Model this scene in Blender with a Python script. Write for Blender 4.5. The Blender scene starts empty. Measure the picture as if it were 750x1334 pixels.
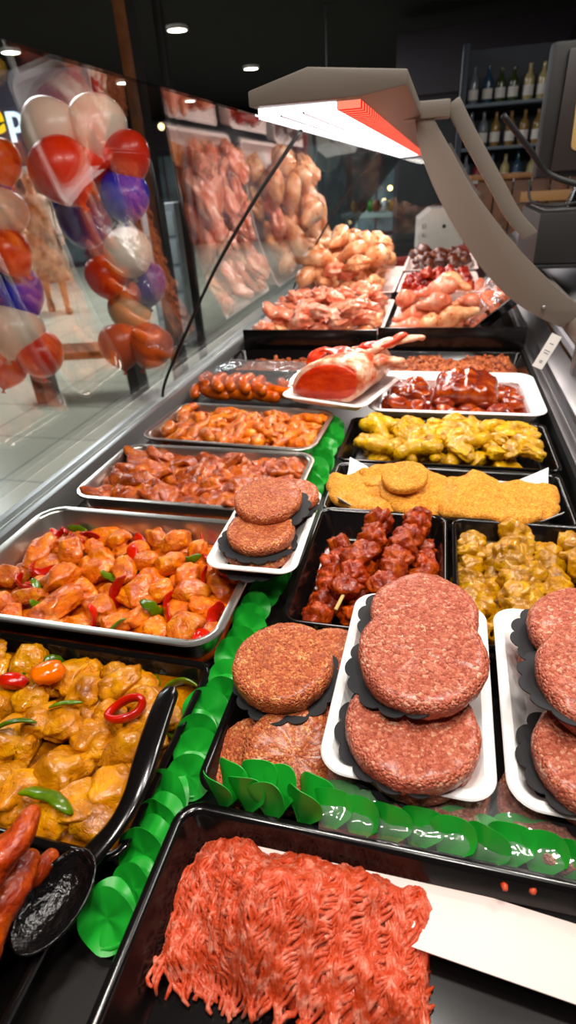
import bpy, bmesh, math, random
import numpy as np
from mathutils import Vector, Matrix, noise

scene = bpy.context.scene
COL = scene.collection
PI = math.pi
rad = math.radians
rng = random.Random(11)

# ------------------------------------------------------------------ camera (world: x across the case, y along it, z up, tray rims at z = 0)
FPX, CAMZ, FLOOR = 720.0, 0.47, -0.95
a = ((580 - 375), (222 - 667))
dyx = 430 - 667
dxx = -(FPX * FPX + a[1] * dyx) / a[0]
AY = Vector((a[0], -a[1], -FPX)).normalized()
AX = -Vector((dxx, -dyx, -FPX)).normalized()
AZ = AX.cross(AY)
CAM_ROT = Matrix((AX, AY, AZ))            # rows: world axes in camera space -> camera-to-world
CAM_POS = Vector((0, 0, CAMZ))
def ray(px, py): return CAM_ROT @ Vector((px - 375, -(py - 667), -FPX))
def at_y(px, py, y): d = ray(px, py); return CAM_POS + d * (y / d.y)
def at_z(px, py, z): d = ray(px, py); return CAM_POS + d * ((z - CAMZ) / d.z)

cam = bpy.data.cameras.new('camera'); cam_o = bpy.data.objects.new('camera', cam); COL.objects.link(cam_o)
cam_o.matrix_world = Matrix.Translation(CAM_POS) @ CAM_ROT.to_4x4()
cam.sensor_fit = 'VERTICAL'; cam.sensor_height = 36; cam.lens = 36 * FPX / 1334
cam.clip_start = 0.01; cam.clip_end = 100
cam.dof.use_dof = True; cam.dof.focus_distance = 0.58; cam.dof.aperture_fstop = 6.3
scene.camera = cam_o
vs = scene.view_settings
vs.view_transform = 'Standard'; vs.look = 'None'; vs.gamma = 1; vs.exposure = 0.0; vs.use_curve_mapping = False

# ------------------------------------------------------------------ helpers
def tag(o, label=None, cat=None, group=None, kind=None):
    if label: o['label'] = label
    if cat: o['category'] = cat
    if group: o['group'] = group
    if kind: o['kind'] = kind
    return o
def empty(name, loc=(0, 0, 0), rz=0, label=None, cat=None, group=None):
    o = bpy.data.objects.new(name, None); COL.objects.link(o)
    o.location = loc; o.rotation_euler = (0, 0, rz); o.empty_display_size = .05
    return tag(o, label, cat, group)
def mesh(name, V, F, m=None, smooth=True, sharp=None):
    me = bpy.data.meshes.new(name); me.from_pydata([tuple(v) for v in V], [], F); me.update()
    bm = bmesh.new(); bm.from_mesh(me); bmesh.ops.recalc_face_normals(bm, faces=bm.faces); bm.to_mesh(me); bm.free()
    if smooth: me.polygons.foreach_set('use_smooth', [True] * len(me.polygons))
    if sharp: me.set_sharp_from_angle(angle=rad(sharp))
    if m: me.materials.append(m)
    return me
def link(name, me, parent=None, loc=None, rot=None, scale=None):
    o = bpy.data.objects.new(name, me); COL.objects.link(o)
    if parent: o.parent = parent
    if loc is not None: o.location = loc
    if rot is not None: o.rotation_euler = rot
    if scale is not None: o.scale = scale if hasattr(scale, '__len__') else (scale,) * 3
    return o
class MB:
    def __init__(s): s.V = []; s.F = []
    def add(s, V, F, M=None):
        n = len(s.V); s.V += [tuple(M @ Vector(v)) if M else tuple(v) for v in V]; s.F += [tuple(i + n for i in f) for f in F]; return s
    def box(s, lo, hi, M=None):
        x0, y0, z0 = lo; x1, y1, z1 = hi
        V = [(x0,y0,z0),(x1,y0,z0),(x1,y1,z0),(x0,y1,z0),(x0,y0,z1),(x1,y0,z1),(x1,y1,z1),(x0,y1,z1)]
        return s.add(V, [(0,3,2,1),(4,5,6,7),(0,1,5,4),(1,2,6,5),(2,3,7,6),(3,0,4,7)], M)
    def loft(s, rings, cap0=True, cap1=True, closed=True, M=None):
        n = len(rings[0]); V = [v for r in rings for v in r]; F = []
        for i in range(len(rings) - 1):
            for j in range(n if closed else n - 1):
                k = (j + 1) % n; F.append((i*n+j, i*n+k, (i+1)*n+k, (i+1)*n+j))
        if cap0: F.append(tuple(range(n))[::-1])
        if cap1: F.append(tuple((len(rings)-1)*n + j for j in range(n)))
        return s.add(V, F, M)
    def tube(s, path, r, n=10, flat=1.0, up=Vector((0, 0, 1)), M=None):
        P = [Vector(p) for p in path]; rings = []
        for i, p in enumerate(P):
            t = (P[min(i+1, len(P)-1)] - P[max(i-1, 0)]).normalized()
            u = up - t * up.dot(t)
            if u.length < 1e-4: u = Vector((1, 0, 0)) - t * t.x
            u.normalize(); w = t.cross(u)
            rr = r[i] if hasattr(r, '__len__') else r
            rings.append([p + (w * math.cos(2*PI*k/n) + u * flat * math.sin(2*PI*k/n)) * rr for k in range(n)])
        return s.loft(rings, M=M)
    def prism(s, poly, y0, y1, axis='y', M=None):   # polygon in (x, z) extruded along y
        n = len(poly)
        f = (lambda p, t: (p[0], t, p[1])) if axis == 'y' else ((lambda p, t: (p[0], p[1], t)) if axis == 'z' else (lambda p, t: (t, p[0], p[1])))
        return s.loft([[f(p, y0) for p in poly], [f(p, y1) for p in poly]], M=M)
    def mesh(s, name, m=None, smooth=False, sharp=None, bevel=0): 
        me = mesh(name, s.V, s.F, m, smooth or bool(sharp), sharp)
        if bevel:
            bm = bmesh.new(); bm.from_mesh(me)
            es = [e for e in bm.edges if len(e.link_faces) == 2 and e.calc_face_angle() > rad(30)]
            bmesh.ops.bevel(bm, geom=es, offset=bevel, segments=2, affect='EDGES', profile=.6, clamp_overlap=True); bm.to_mesh(me); bm.free()
            me.polygons.foreach_set('use_smooth', [True]*len(me.polygons)); me.set_sharp_from_angle(angle=rad(35))
        return me
    def build(s, name, m, parent=None, smooth=False, sharp=None, bevel=0, loc=None, rot=None):
        return link(name, s.mesh(name, m, smooth, sharp, bevel), parent, loc, rot)
def catmull(P, n):
    P = [np.array(p, float) for p in P]; P = [2*P[0]-P[1]] + P + [2*P[-1]-P[-2]]; out = []
    m = len(P) - 3
    for k in range(n + 1):
        t = k / n * m; i = min(int(t), m - 1); u = t - i
        p0, p1, p2, p3 = P[i:i+4]
        out.append(.5*((2*p1)+(-p0+p2)*u+(2*p0-5*p1+4*p2-p3)*u*u+(-p0+3*p1-3*p2+p3)*u**3))
    return out
def rrect(w, d, r, n=6, z=0.0, cx=0, cy=0):
    out = []; r = min(r, w/2-1e-4, d/2-1e-4)
    for (sx, sy, a0) in ((1,1,0),(-1,1,90),(-1,-1,180),(1,-1,270)):
        for k in range(n + 1):
            t = rad(a0 + 90*k/n); out.append((cx + sx*(w/2-r) + r*math.cos(t), cy + sy*(d/2-r) + r*math.sin(t), z))
    return out
def nz(p, s=1.0, seed=0.0): return noise.noise(Vector(p) * s + Vector((seed*7.3, seed*3.1, seed*1.7)))

# ------------------------------------------------------------------ materials
def lin(c): return tuple((v/255/12.92 if v/255 <= .04045 else ((v/255+.055)/1.055)**2.4) for v in c) + (1.0,)
class NT:
    def __init__(s, name):
        s.m = bpy.data.materials.new(name); s.m.use_nodes = True; s.t = s.m.node_tree; s.t.nodes.clear()
        s.out = s.n('ShaderNodeOutputMaterial')
    def n(s, typ, **kw):
        nd = s.t.nodes.new(typ)
        for k, v in kw.items(): setattr(nd, k, v)
        return nd
    def l(s, a, b): s.t.links.new(a, b)
def plain(name, c, rough=.5, metal=0, spec=.5, coat=0, bump=None, var=None, trans=0, emit=None, noise_rough=0):
    N = NT(name); b = N.n('ShaderNodeBsdfPrincipled'); N.l(b.outputs[0], N.out.inputs[0])
    b.inputs['Base Color'].default_value = lin(c); b.inputs['Roughness'].default_value = rough; b.inputs['Metallic'].default_value = metal
    b.inputs['Specular IOR Level'].default_value = spec; b.inputs['Coat Weight'].default_value = coat; b.inputs['Coat Roughness'].default_value = .08
    b.inputs['Transmission Weight'].default_value = trans
    tc = N.n('ShaderNodeTexCoord')
    if var:
        c2, sc = var; no = N.n('ShaderNodeTexNoise'); no.inputs['Scale'].default_value = sc; no.inputs['Detail'].default_value = 5
        N.l(tc.outputs['Object'], no.inputs['Vector']); mx = N.n('ShaderNodeMix', data_type='RGBA')
        mx.inputs[6].default_value = lin(c); mx.inputs[7].default_value = lin(c2)
        rp = N.n('ShaderNodeMapRange'); rp.inputs[1].default_value = .35; rp.inputs[2].default_value = .68
        N.l(no.outputs[0], rp.inputs[0]); N.l(rp.outputs[0], mx.inputs[0]); N.l(mx.outputs[2], b.inputs['Base Color'])
    if bump:
        st, sc = bump; no = N.n('ShaderNodeTexNoise'); no.inputs['Scale'].default_value = sc; no.inputs['Detail'].default_value = 4
        N.l(tc.outputs['Object'], no.inputs['Vector']); bp = N.n('ShaderNodeBump'); bp.inputs['Strength'].default_value = st; bp.inputs['Distance'].default_value = .003
        N.l(no.outputs[0], bp.inputs['Height']); N.l(bp.outputs[0], b.inputs['Normal'])
    if emit:
        b.inputs['Emission Color'].default_value = lin(emit[0]); b.inputs['Emission Strength'].default_value = emit[1]
    return N.m
def food(name, cols, scale=60, rough=.28, bump=1.0, bscale=110, bdist=.004, fleck=None, fleck2=None, coat=.6, sss=.18, rand=.25, coatr=.05, spec=.25, detail=6, stretch=None):
    """cols: list of (position, rgb) along a noise; fleck: (rgb, scale, size) small voronoi spots"""
    N = NT(name); b = N.n('ShaderNodeBsdfPrincipled'); N.l(b.outputs[0], N.out.inputs[0])
    tc = N.n('ShaderNodeTexCoord'); oi = N.n('ShaderNodeObjectInfo')
    off = N.n('ShaderNodeVectorMath', operation='SCALE'); cmb = N.n('ShaderNodeCombineXYZ')
    for i in range(3): N.l(oi.outputs['Random'], cmb.inputs[i])
    N.l(cmb.outputs[0], off.inputs[0]); off.inputs[3].default_value = 3.0
    ad = N.n('ShaderNodeVectorMath', operation='ADD'); N.l(tc.outputs['Object'], ad.inputs[0]); N.l(off.outputs[0], ad.inputs[1])
    vec = ad.outputs[0]
    if stretch:
        mp = N.n('ShaderNodeMapping'); mp.inputs['Scale'].default_value = stretch; N.l(vec, mp.inputs[0]); vec2 = mp.outputs[0]
    else: vec2 = vec
    no = N.n('ShaderNodeTexNoise'); no.inputs['Scale'].default_value = scale; no.inputs['Detail'].default_value = detail; no.inputs['Roughness'].default_value = .62
    N.l(vec2, no.inputs['Vector'])
    cr = N.n('ShaderNodeValToRGB'); el = cr.color_ramp.elements
    el[0].position, el[0].color = cols[0][0], lin(cols[0][1]); el[1].position, el[1].color = cols[-1][0], lin(cols[-1][1])
    for p, c in cols[1:-1]: e = el.new(p); e.color = lin(c)
    N.l(no.outputs[0], cr.inputs[0]); col = cr.outputs[0]
    for fl in (fleck, fleck2):
        if not fl: continue
        vo = N.n('ShaderNodeTexVoronoi'); vo.inputs['Scale'].default_value = fl[1]; N.l(vec, vo.inputs['Vector'])
        if len(fl) > 3:
            wn = N.n('ShaderNodeTexNoise'); wn.inputs['Scale'].default_value = fl[1]*.7; N.l(vec, wn.inputs['Vector'])
            am = N.n('ShaderNodeVectorMath', operation='MULTIPLY_ADD'); N.l(wn.outputs['Color'], am.inputs[0]); am.inputs[1].default_value = (fl[3]/fl[1],)*3; N.l(vec, am.inputs[2]); N.l(am.outputs[0], vo.inputs['Vector'])
        mr = N.n('ShaderNodeMapRange'); mr.inputs[1].default_value = fl[2]; mr.inputs[2].default_value = fl[2]*.55; N.l(vo.outputs['Distance'], mr.inputs[0])
        # only some of the cells carry a spot
        sp = N.n('ShaderNodeSeparateColor'); N.l(vo.outputs['Color'], sp.inputs[0])
        gt = N.n('ShaderNodeMath', operation='GREATER_THAN'); gt.inputs[1].default_value = .45; N.l(sp.outputs[0], gt.inputs[0])
        mu = N.n('ShaderNodeMath', operation='MULTIPLY'); N.l(mr.outputs[0], mu.inputs[0]); N.l(gt.outputs[0], mu.inputs[1])
        mx = N.n('ShaderNodeMix', data_type='RGBA'); mx.inputs[7].default_value = lin(fl[0]); N.l(col, mx.inputs[6]); N.l(mu.outputs[0], mx.inputs[0]); col = mx.outputs[2]
    hs = N.n('ShaderNodeHueSaturation'); hs.inputs['Saturation'].default_value = 1.14; mv = N.n('ShaderNodeMapRange'); mv.inputs[3].default_value = 1 - rand; mv.inputs[4].default_value = 1 + rand
    N.l(oi.outputs['Random'], mv.inputs[0]); N.l(mv.outputs[0], hs.inputs['Value']); N.l(col, hs.inputs['Color']); N.l(hs.outputs[0], b.inputs['Base Color'])
    b.inputs['Roughness'].default_value = rough; b.inputs['Coat Weight'].default_value = coat; b.inputs['Coat Roughness'].default_value = coatr; b.inputs['Specular IOR Level'].default_value = spec
    if sss:
        b.inputs['Subsurface Weight'].default_value = sss; b.inputs['Subsurface Radius'].default_value = (.005, .002, .0008); b.inputs['Subsurface Scale'].default_value = 1.0
    if bump:
        n2 = N.n('ShaderNodeTexNoise'); n2.inputs['Scale'].default_value = bscale; n2.inputs['Detail'].default_value = 6; n2.inputs['Roughness'].default_value = .5; n2.inputs['Distortion'].default_value = .6; N.l(vec2, n2.inputs['Vector'])
        rv = N.n('ShaderNodeMapRange'); rv.inputs[1].default_value = .35; rv.inputs[2].default_value = .65; rv.inputs[3].default_value = max(.05, rough*.65); rv.inputs[4].default_value = min(1, rough*1.9)
        n3 = N.n('ShaderNodeTexNoise'); n3.inputs['Scale'].default_value = scale*1.6; N.l(vec, n3.inputs['Vector']); N.l(n3.outputs[0], rv.inputs[0]); N.l(rv.outputs[0], b.inputs['Roughness'])
        bp = N.n('ShaderNodeBump'); bp.inputs['Strength'].default_value = bump; bp.inputs['Distance'].default_value = bdist
        N.l(n2.outputs[0], bp.inputs['Height']); N.l(bp.outputs[0], b.inputs['Normal'])
        if coat:
            b2 = N.n('ShaderNodeBump'); b2.inputs['Strength'].default_value = bump; b2.inputs['Distance'].default_value = bdist*.4
            N.l(n2.outputs[0], b2.inputs['Height']); N.l(b2.outputs[0], b.inputs['Coat Normal'])
    return N.m
def ground(name, cols, scale=300, rough=.45, bdist=.003, coat=.12):
    """coarsely minced meat: every grain has its own colour and a rounded relief"""
    N = NT(name); b = N.n('ShaderNodeBsdfPrincipled'); N.l(b.outputs[0], N.out.inputs[0]); tc = N.n('ShaderNodeTexCoord'); oi = N.n('ShaderNodeObjectInfo')
    off = N.n('ShaderNodeVectorMath', operation='MULTIPLY_ADD'); cmb = N.n('ShaderNodeCombineXYZ')
    for i in range(3): N.l(oi.outputs['Random'], cmb.inputs[i])
    N.l(cmb.outputs[0], off.inputs[0]); off.inputs[1].default_value = (3, 5, 7); N.l(tc.outputs['Object'], off.inputs[2])
    wn = N.n('ShaderNodeTexNoise'); wn.inputs['Scale'].default_value = scale*.6; wn.inputs['Detail'].default_value = 3; N.l(off.outputs[0], wn.inputs['Vector'])
    am = N.n('ShaderNodeVectorMath', operation='MULTIPLY_ADD'); N.l(wn.outputs['Color'], am.inputs[0]); am.inputs[1].default_value = (1.3/scale,)*3; N.l(off.outputs[0], am.inputs[2])
    vo = N.n('ShaderNodeTexVoronoi'); vo.inputs['Scale'].default_value = scale; N.l(am.outputs[0], vo.inputs['Vector'])
    sp = N.n('ShaderNodeSeparateColor'); N.l(vo.outputs['Color'], sp.inputs[0])
    big = N.n('ShaderNodeTexNoise'); big.inputs['Scale'].default_value = scale*.12; big.inputs['Detail'].default_value = 4; N.l(off.outputs[0], big.inputs['Vector'])
    mx = N.n('ShaderNodeMath', operation='MULTIPLY_ADD'); N.l(big.outputs[0], mx.inputs[0]); mx.inputs[1].default_value = .5; 
    m2 = N.n('ShaderNodeMath', operation='MULTIPLY_ADD'); N.l(sp.outputs[0], m2.inputs[0]); m2.inputs[1].default_value = .75; m2.inputs[2].default_value = -.13; N.l(m2.outputs[0], mx.inputs[2])
    cr = N.n('ShaderNodeValToRGB'); el = cr.color_ramp.elements; el[0].position, el[0].color = cols[0][0], lin(cols[0][1]); el[1].position, el[1].color = cols[-1][0], lin(cols[-1][1])
    for p, c in cols[1:-1]: e = el.new(p); e.color = lin(c)
    N.l(mx.outputs[0], cr.inputs[0]); N.l(cr.outputs[0], b.inputs['Base Color'])
    fn = N.n('ShaderNodeTexNoise'); fn.inputs['Scale'].default_value = scale*.8; fn.inputs['Detail'].default_value = 4; N.l(off.outputs[0], fn.inputs['Vector'])
    hs = N.n('ShaderNodeMath', operation='SUBTRACT'); N.l(fn.outputs[0], hs.inputs[0]); N.l(vo.outputs['Distance'], hs.inputs[1])
    bp = N.n('ShaderNodeBump'); bp.inputs['Strength'].default_value = 1; bp.inputs['Distance'].default_value = bdist; N.l(hs.outputs[0], bp.inputs['Height']); N.l(bp.outputs[0], b.inputs['Normal'])
    b.inputs['Roughness'].default_value = rough; b.inputs['Coat Weight'].default_value = coat; b.inputs['Coat Roughness'].default_value = .2
    return N.m
def glassy(name, tint=(1, 1, 1), rough=.0, f0=.05, power=5.0, haze=0.0, bump=None):
    N = NT(name); tr = N.n('ShaderNodeBsdfTransparent'); tr.inputs[0].default_value = (*tint, 1); gl = N.n('ShaderNodeBsdfGlossy'); gl.inputs['Roughness'].default_value = rough
    ge = N.n('ShaderNodeNewGeometry'); dt = N.n('ShaderNodeVectorMath', operation='DOT_PRODUCT'); N.l(ge.outputs['Normal'], dt.inputs[0]); N.l(ge.outputs['Incoming'], dt.inputs[1])
    ab = N.n('ShaderNodeMath', operation='ABSOLUTE'); N.l(dt.outputs['Value'], ab.inputs[0])
    sb = N.n('ShaderNodeMath', operation='SUBTRACT'); sb.inputs[0].default_value = 1; N.l(ab.outputs[0], sb.inputs[1])
    pw = N.n('ShaderNodeMath', operation='POWER'); N.l(sb.outputs[0], pw.inputs[0]); pw.inputs[1].default_value = power
    ml = N.n('ShaderNodeMath', operation='MULTIPLY_ADD'); N.l(pw.outputs[0], ml.inputs[0]); ml.inputs[1].default_value = 1 - f0; ml.inputs[2].default_value = f0
    mx = N.n('ShaderNodeMixShader'); N.l(ml.outputs[0], mx.inputs[0]); N.l(tr.outputs[0], mx.inputs[1]); N.l(gl.outputs[0], mx.inputs[2])
    last = mx
    if haze:
        df = N.n('ShaderNodeBsdfDiffuse'); df.inputs[0].default_value = (.8, .82, .82, 1); m2 = N.n('ShaderNodeMixShader'); m2.inputs[0].default_value = haze
        N.l(mx.outputs[0], m2.inputs[1]); N.l(df.outputs[0], m2.inputs[2]); last = m2
    if bump:
        tc = N.n('ShaderNodeTexCoord'); no = N.n('ShaderNodeTexNoise'); no.inputs['Scale'].default_value = bump[1]; N.l(tc.outputs['Object'], no.inputs[0])
        bp = N.n('ShaderNodeBump'); bp.inputs['Strength'].default_value = bump[0]; bp.inputs['Distance'].default_value = .004; N.l(no.outputs[0], bp.inputs['Height']); N.l(bp.outputs[0], gl.inputs['Normal'])
    N.l(last.outputs[0], N.out.inputs[0]); return N.m
def glow(name, c, strength):
    N = NT(name); e = N.n('ShaderNodeEmission'); e.inputs[0].default_value = lin(c); e.inputs[1].default_value = strength; N.l(e.outputs[0], N.out.inputs[0]); return N.m

M = {}
M['steel'] = plain('brushed_steel', (205, 200, 190), .3, 1, bump=(.05, 30))
M['steel_soft'] = plain('satin_steel', (170, 170, 172), .38, 1)
M['alu'] = plain('grey_aluminium', (190, 192, 190), .4, .8)
M['black'] = plain('black_plastic', (12, 10, 10), .16, 0, .5)
M['black_matt'] = plain('matt_black', (14, 13, 13), .6)
M['deck'] = plain('dark_deck', (22, 18, 17), .35)
M['foam'] = plain('white_foam', (238, 236, 234), .45)
M['foam_pink'] = plain('stained_foam', (228, 205, 198), .5)
M['paper_black'] = plain('black_paper', (24, 24, 27), .7)
M['paper'] = plain('greaseproof_paper', (235, 232, 226), .6)
M['green'] = plain('green_plastic', (22, 158, 40), .38, spec=.5)
M['arm'] = plain('grey_enamel', (106, 97, 88), .42)
M['glass'] = glassy('case_glass', (.93, .96, .96), 0, .035, 4.3)
M['film'] = glassy('cling_film', (.97, .97, .97), .08, .1, 3, .08, (.8, 40))
M['seal'] = plain('black_rubber', (10, 10, 10), .6)
M['lamp'] = glow('lamp_diffuser', (255, 246, 250), 3)
def striped_glow():
    N = NT('red_led'); e = N.n('ShaderNodeEmission'); tc = N.n('ShaderNodeTexCoord'); wv = N.n('ShaderNodeTexWave', bands_direction='Y'); wv.inputs['Scale'].default_value = 9
    N.l(tc.outputs['Object'], wv.inputs['Vector']); cr = N.n('ShaderNodeValToRGB'); cr.color_ramp.elements[0].color = lin((255, 40, 24)); cr.color_ramp.elements[0].position = .6; cr.color_ramp.elements[1].color = lin((255, 150, 120)); cr.color_ramp.elements[1].position = .7
    N.l(wv.outputs[0], cr.inputs[0]); N.l(cr.outputs[0], e.inputs[0]); e.inputs[1].default_value = 1.0; N.l(e.outputs[0], N.out.inputs[0]); return N.m
M['lamp_red'] = striped_glow()
M['wood'] = plain('brown_wood', (120, 74, 38), .5, var=((86, 50, 26), 14))
M['red_panel'] = plain('red_enamel', (120, 24, 18), .35)
M['white'] = plain('white_enamel', (225, 226, 228), .4)
M['grey_panel'] = plain('light_grey_panel', (178, 178, 184), .4)
M['stick'] = plain('bamboo', (226, 190, 120), .55)

ORG = [(.26, (148, 48, 6)), (.46, (212, 98, 22)), (.7, (236, 150, 66))]
M['chicken_orange'] = food('orange_marinated_chicken', ORG, 45, fleck=((60, 30, 8), 260, .16), rand=.18)
M['wing'] = food('orange_chicken_wing', [(.28, (146, 50, 4)), (.48, (204, 96, 14)), (.72, (232, 148, 50))], 50, fleck=((80, 32, 10), 240, .2), rand=.18)
M['slice'] = food('red_marinated_steak', [(.28, (100, 28, 2)), (.48, (166, 64, 6)), (.72, (208, 110, 26))], 42, rough=.24, bscale=120, fleck=((236, 190, 120), 230, .16), rand=.16)
M['curry_chicken'] = food('curry_chicken', [(.26, (132, 70, 14)), (.46, (194, 122, 42)), (.72, (224, 168, 88))], 42, fleck=((84, 56, 14), 230, .17), rand=.14)
M['yellow_chicken'] = food('yellow_chicken', [(.26, (136, 84, 10)), (.46, (200, 148, 36)), (.72, (232, 196, 100))], 48, fleck=((110, 50, 10), 220, .22), rand=.14)
M['bread'] = ground('orange_breadcrumb', [(.15, (206, 116, 14)), (.4, (226, 142, 24)), (.6, (236, 158, 34)), (.85, (246, 184, 70))], 560, .75, .0016, .05)
M['red_meat'] = food('red_glazed_meat', [(.28, (92, 18, 2)), (.48, (148, 46, 10)), (.72, (196, 92, 36))], 50, rough=.24, rand=.14, coat=.35)
M['rib'] = food('dark_glazed_rib', [(.3, (70, 14, 4)), (.5, (142, 42, 10)), (.7, (206, 98, 30))], 32, rough=.15, bump=.7, bscale=60, bdist=.004, coat=.8, rand=.12)
M['olive_meat'] = food('olive_marinated_chicken', [(.26, (104, 62, 8)), (.46, (172, 118, 32)), (.72, (212, 166, 78))], 46, rough=.2, fleck=((60, 34, 10), 200, .16), coat=.5, rand=.14)
MEAT = [(.3, (150, 52, 36)), (.5, (192, 86, 64)), (.7, (214, 122, 96))]
M['patty'] = ground('minced_beef_patty', [(.1, (158, 68, 46)), (.34, (182, 86, 60)), (.55, (194, 98, 70)), (.76, (206, 118, 88)), (.93, (232, 176, 142))], 400, bdist=.0022, coat=.25)
M['patty_warm'] = ground('spiced_beef_patty', [(.1, (154, 64, 26)), (.34, (180, 82, 38)), (.55, (194, 94, 46)), (.76, (208, 116, 60)), (.93, (230, 168, 98))], 400, bdist=.0022, coat=.25)
M['mince'] = food('fresh_mince', [(.28, (168, 72, 58)), (.5, (196, 100, 84)), (.72, (222, 154, 136))], 120, rough=.4, bump=.4, bscale=300, bdist=.002, coat=.25, rand=0, sss=0)
M['crumb'] = ground('spiced_mince', [(.18, (112, 36, 8)), (.4, (172, 70, 20)), (.6, (200, 96, 34)), (.85, (226, 136, 66))], 180, .42, .005)
M['sausage'] = food('orange_sausage', [(.3, (160, 56, 16)), (.5, (206, 92, 30)), (.7, (226, 124, 60))], 50, rough=.22, bump=.15, coat=.6, rand=.12)
M['raw_chicken'] = food('raw_chicken', [(.28, (198, 120, 84)), (.48, (228, 166, 128)), (.72, (240, 206, 170))], 26, rough=.3, bump=.5, bscale=110, rand=.1, fleck=((206, 90, 70), 60, .3))
M['raw_pink'] = food('raw_chicken_pink', [(.28, (196, 98, 78)), (.5, (226, 146, 122)), (.72, (240, 196, 172))], 28, rough=.28, bump=.4, rand=.1)
M['heart'] = food('raw_red_offal', [(.3, (96, 20, 18)), (.5, (146, 48, 42)), (.7, (200, 116, 98))], 50, rough=.22, bump=.3, rand=.18, coat=.4)
M['dark_offal'] = food('dark_offal', [(.3, (48, 20, 14)), (.6, (92, 44, 30)), (.75, (170, 120, 84))], 30, rough=.3, rand=.2)
M['lamb_lean'] = food('raw_lamb_lean', [(.3, (176, 48, 38)), (.5, (204, 76, 60)), (.72, (226, 124, 100))], 34, rough=.3, bump=.2, rand=0, stretch=(1, 1, 2.5))
M['lamb_fat'] = food('raw_lamb_fat', [(.36, (190, 84, 66)), (.47, (222, 150, 124)), (.56, (240, 206, 182))], 24, rough=.36, bump=.4, bscale=70, bdist=.004, rand=0)
M['sauce_orange'] = food('orange_sauce', [(.28, (110, 28, 2)), (.5, (168, 58, 8)), (.72, (212, 106, 28))], 40, rough=.14, bump=.5, bscale=90, coat=.6, rand=0)
M['sauce_curry'] = food('curry_sauce', [(.28, (84, 42, 4)), (.5, (142, 80, 12)), (.72, (196, 134, 40))], 40, rough=.12, bump=.5, bscale=90, coat=.7, rand=0)
M['sauce_red'] = food('red_sauce', [(.3, (70, 12, 4)), (.6, (128, 34, 10)), (.75, (180, 70, 24))], 40, rough=.12, bump=.5, bscale=90, coat=.7, rand=0)
M['sauce_olive'] = food('olive_sauce', [(.3, (84, 56, 8)), (.6, (140, 100, 24)), (.75, (184, 146, 56))], 40, rough=.12, bump=.5, bscale=90, coat=.7, rand=0)
M['pepper_red'] = food('red_pepper', [(.3, (158, 12, 6)), (.6, (204, 32, 14)), (.75, (222, 66, 30))], 22, rough=.16, bump=.15, coat=.6, rand=.12)
M['pepper_green'] = food('green_pepper', [(.3, (44, 70, 8)), (.55, (88, 116, 18)), (.75, (136, 150, 44))], 22, rough=.16, bump=.15, coat=.6, rand=.15)
M['pepper_orange'] = food('orange_pepper', [(.3, (204, 74, 10)), (.6, (232, 110, 26)), (.75, (240, 140, 50))], 22, rough=.16, bump=.15, coat=.6, rand=.1)

# ------------------------------------------------------------------ meshes of food
def blob(seed, r, amp=.16, freq=1.5, cuts=0, sub=3, m=None, fine=.05):
    bm = bmesh.new(); bmesh.ops.create_icosphere(bm, subdivisions=sub, radius=1); rs = random.Random(seed)
    pl = []
    for _ in range(cuts):
        c = Vector((rs.gauss(0, 1), rs.gauss(0, 1), rs.gauss(0, 1))).normalized(); pl.append((c, rs.uniform(.5, .8)))
    for v in bm.verts:
        n = v.co.normalized(); d = 1 + amp * nz(n, freq, seed) * 1.6 + amp * .6 * nz(n, freq*2.3, seed+.5) + fine * 1.4 * nz(n, 6, seed) + fine * nz(n, 13, seed)
        p = n * d
        for c, t in pl:
            q = p.dot(c)
            if q > t: p -= c * (q - t) * .74
        v.co = Vector((p.x*r[0], p.y*r[1], p.z*r[2]))
    me = bpy.data.meshes.new('food'); bm.to_mesh(me); bm.free()
    me.polygons.foreach_set('use_smooth', [True]*len(me.polygons))
    if m: me.materials.append(m)
    return me
def limb(P, seed, m, n=18, seg=12, amp=.1, flat=1.0):
    """P: (x, y, z, radius) stations; a lumpy tapering tube with rounded ends"""
    Q = catmull(P, n); b = MB(); rings = []
    pts = [Vector(q[:3]) for q in Q]; t0 = (pts[1]-pts[0]).normalized(); t1 = (pts[-1]-pts[-2]).normalized()
    L = [(pts[0]-t0*Q[0][3]*.85, Q[0][3]*.3), (pts[0]-t0*Q[0][3]*.5, Q[0][3]*.8)] + [(p, q[3]) for p, q in zip(pts, Q)] + [(pts[-1]+t1*Q[-1][3]*.5, Q[-1][3]*.8), (pts[-1]+t1*Q[-1][3]*.85, Q[-1][3]*.3)]
    for i, (p, r) in enumerate(L):
        t = (L[min(i+1, len(L)-1)][0]-L[max(i-1, 0)][0]).normalized(); u = Vector((0, 0, 1)) - t*t.z
        if u.length < 1e-3: u = Vector((1, 0, 0)) - t*t.x
        u.normalize(); w = t.cross(u); ring = []
        for k in range(seg):
            d = w*math.cos(2*PI*k/seg) + u*flat*math.sin(2*PI*k/seg)
            ring.append(p + d*r*(1 + amp*2*nz(p + d*r, 60, seed) + amp*nz(p + d*r, 160, seed+1)))
        rings.append(ring)
    b.loft(rings); return b.mesh('food', m, smooth=True)
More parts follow.
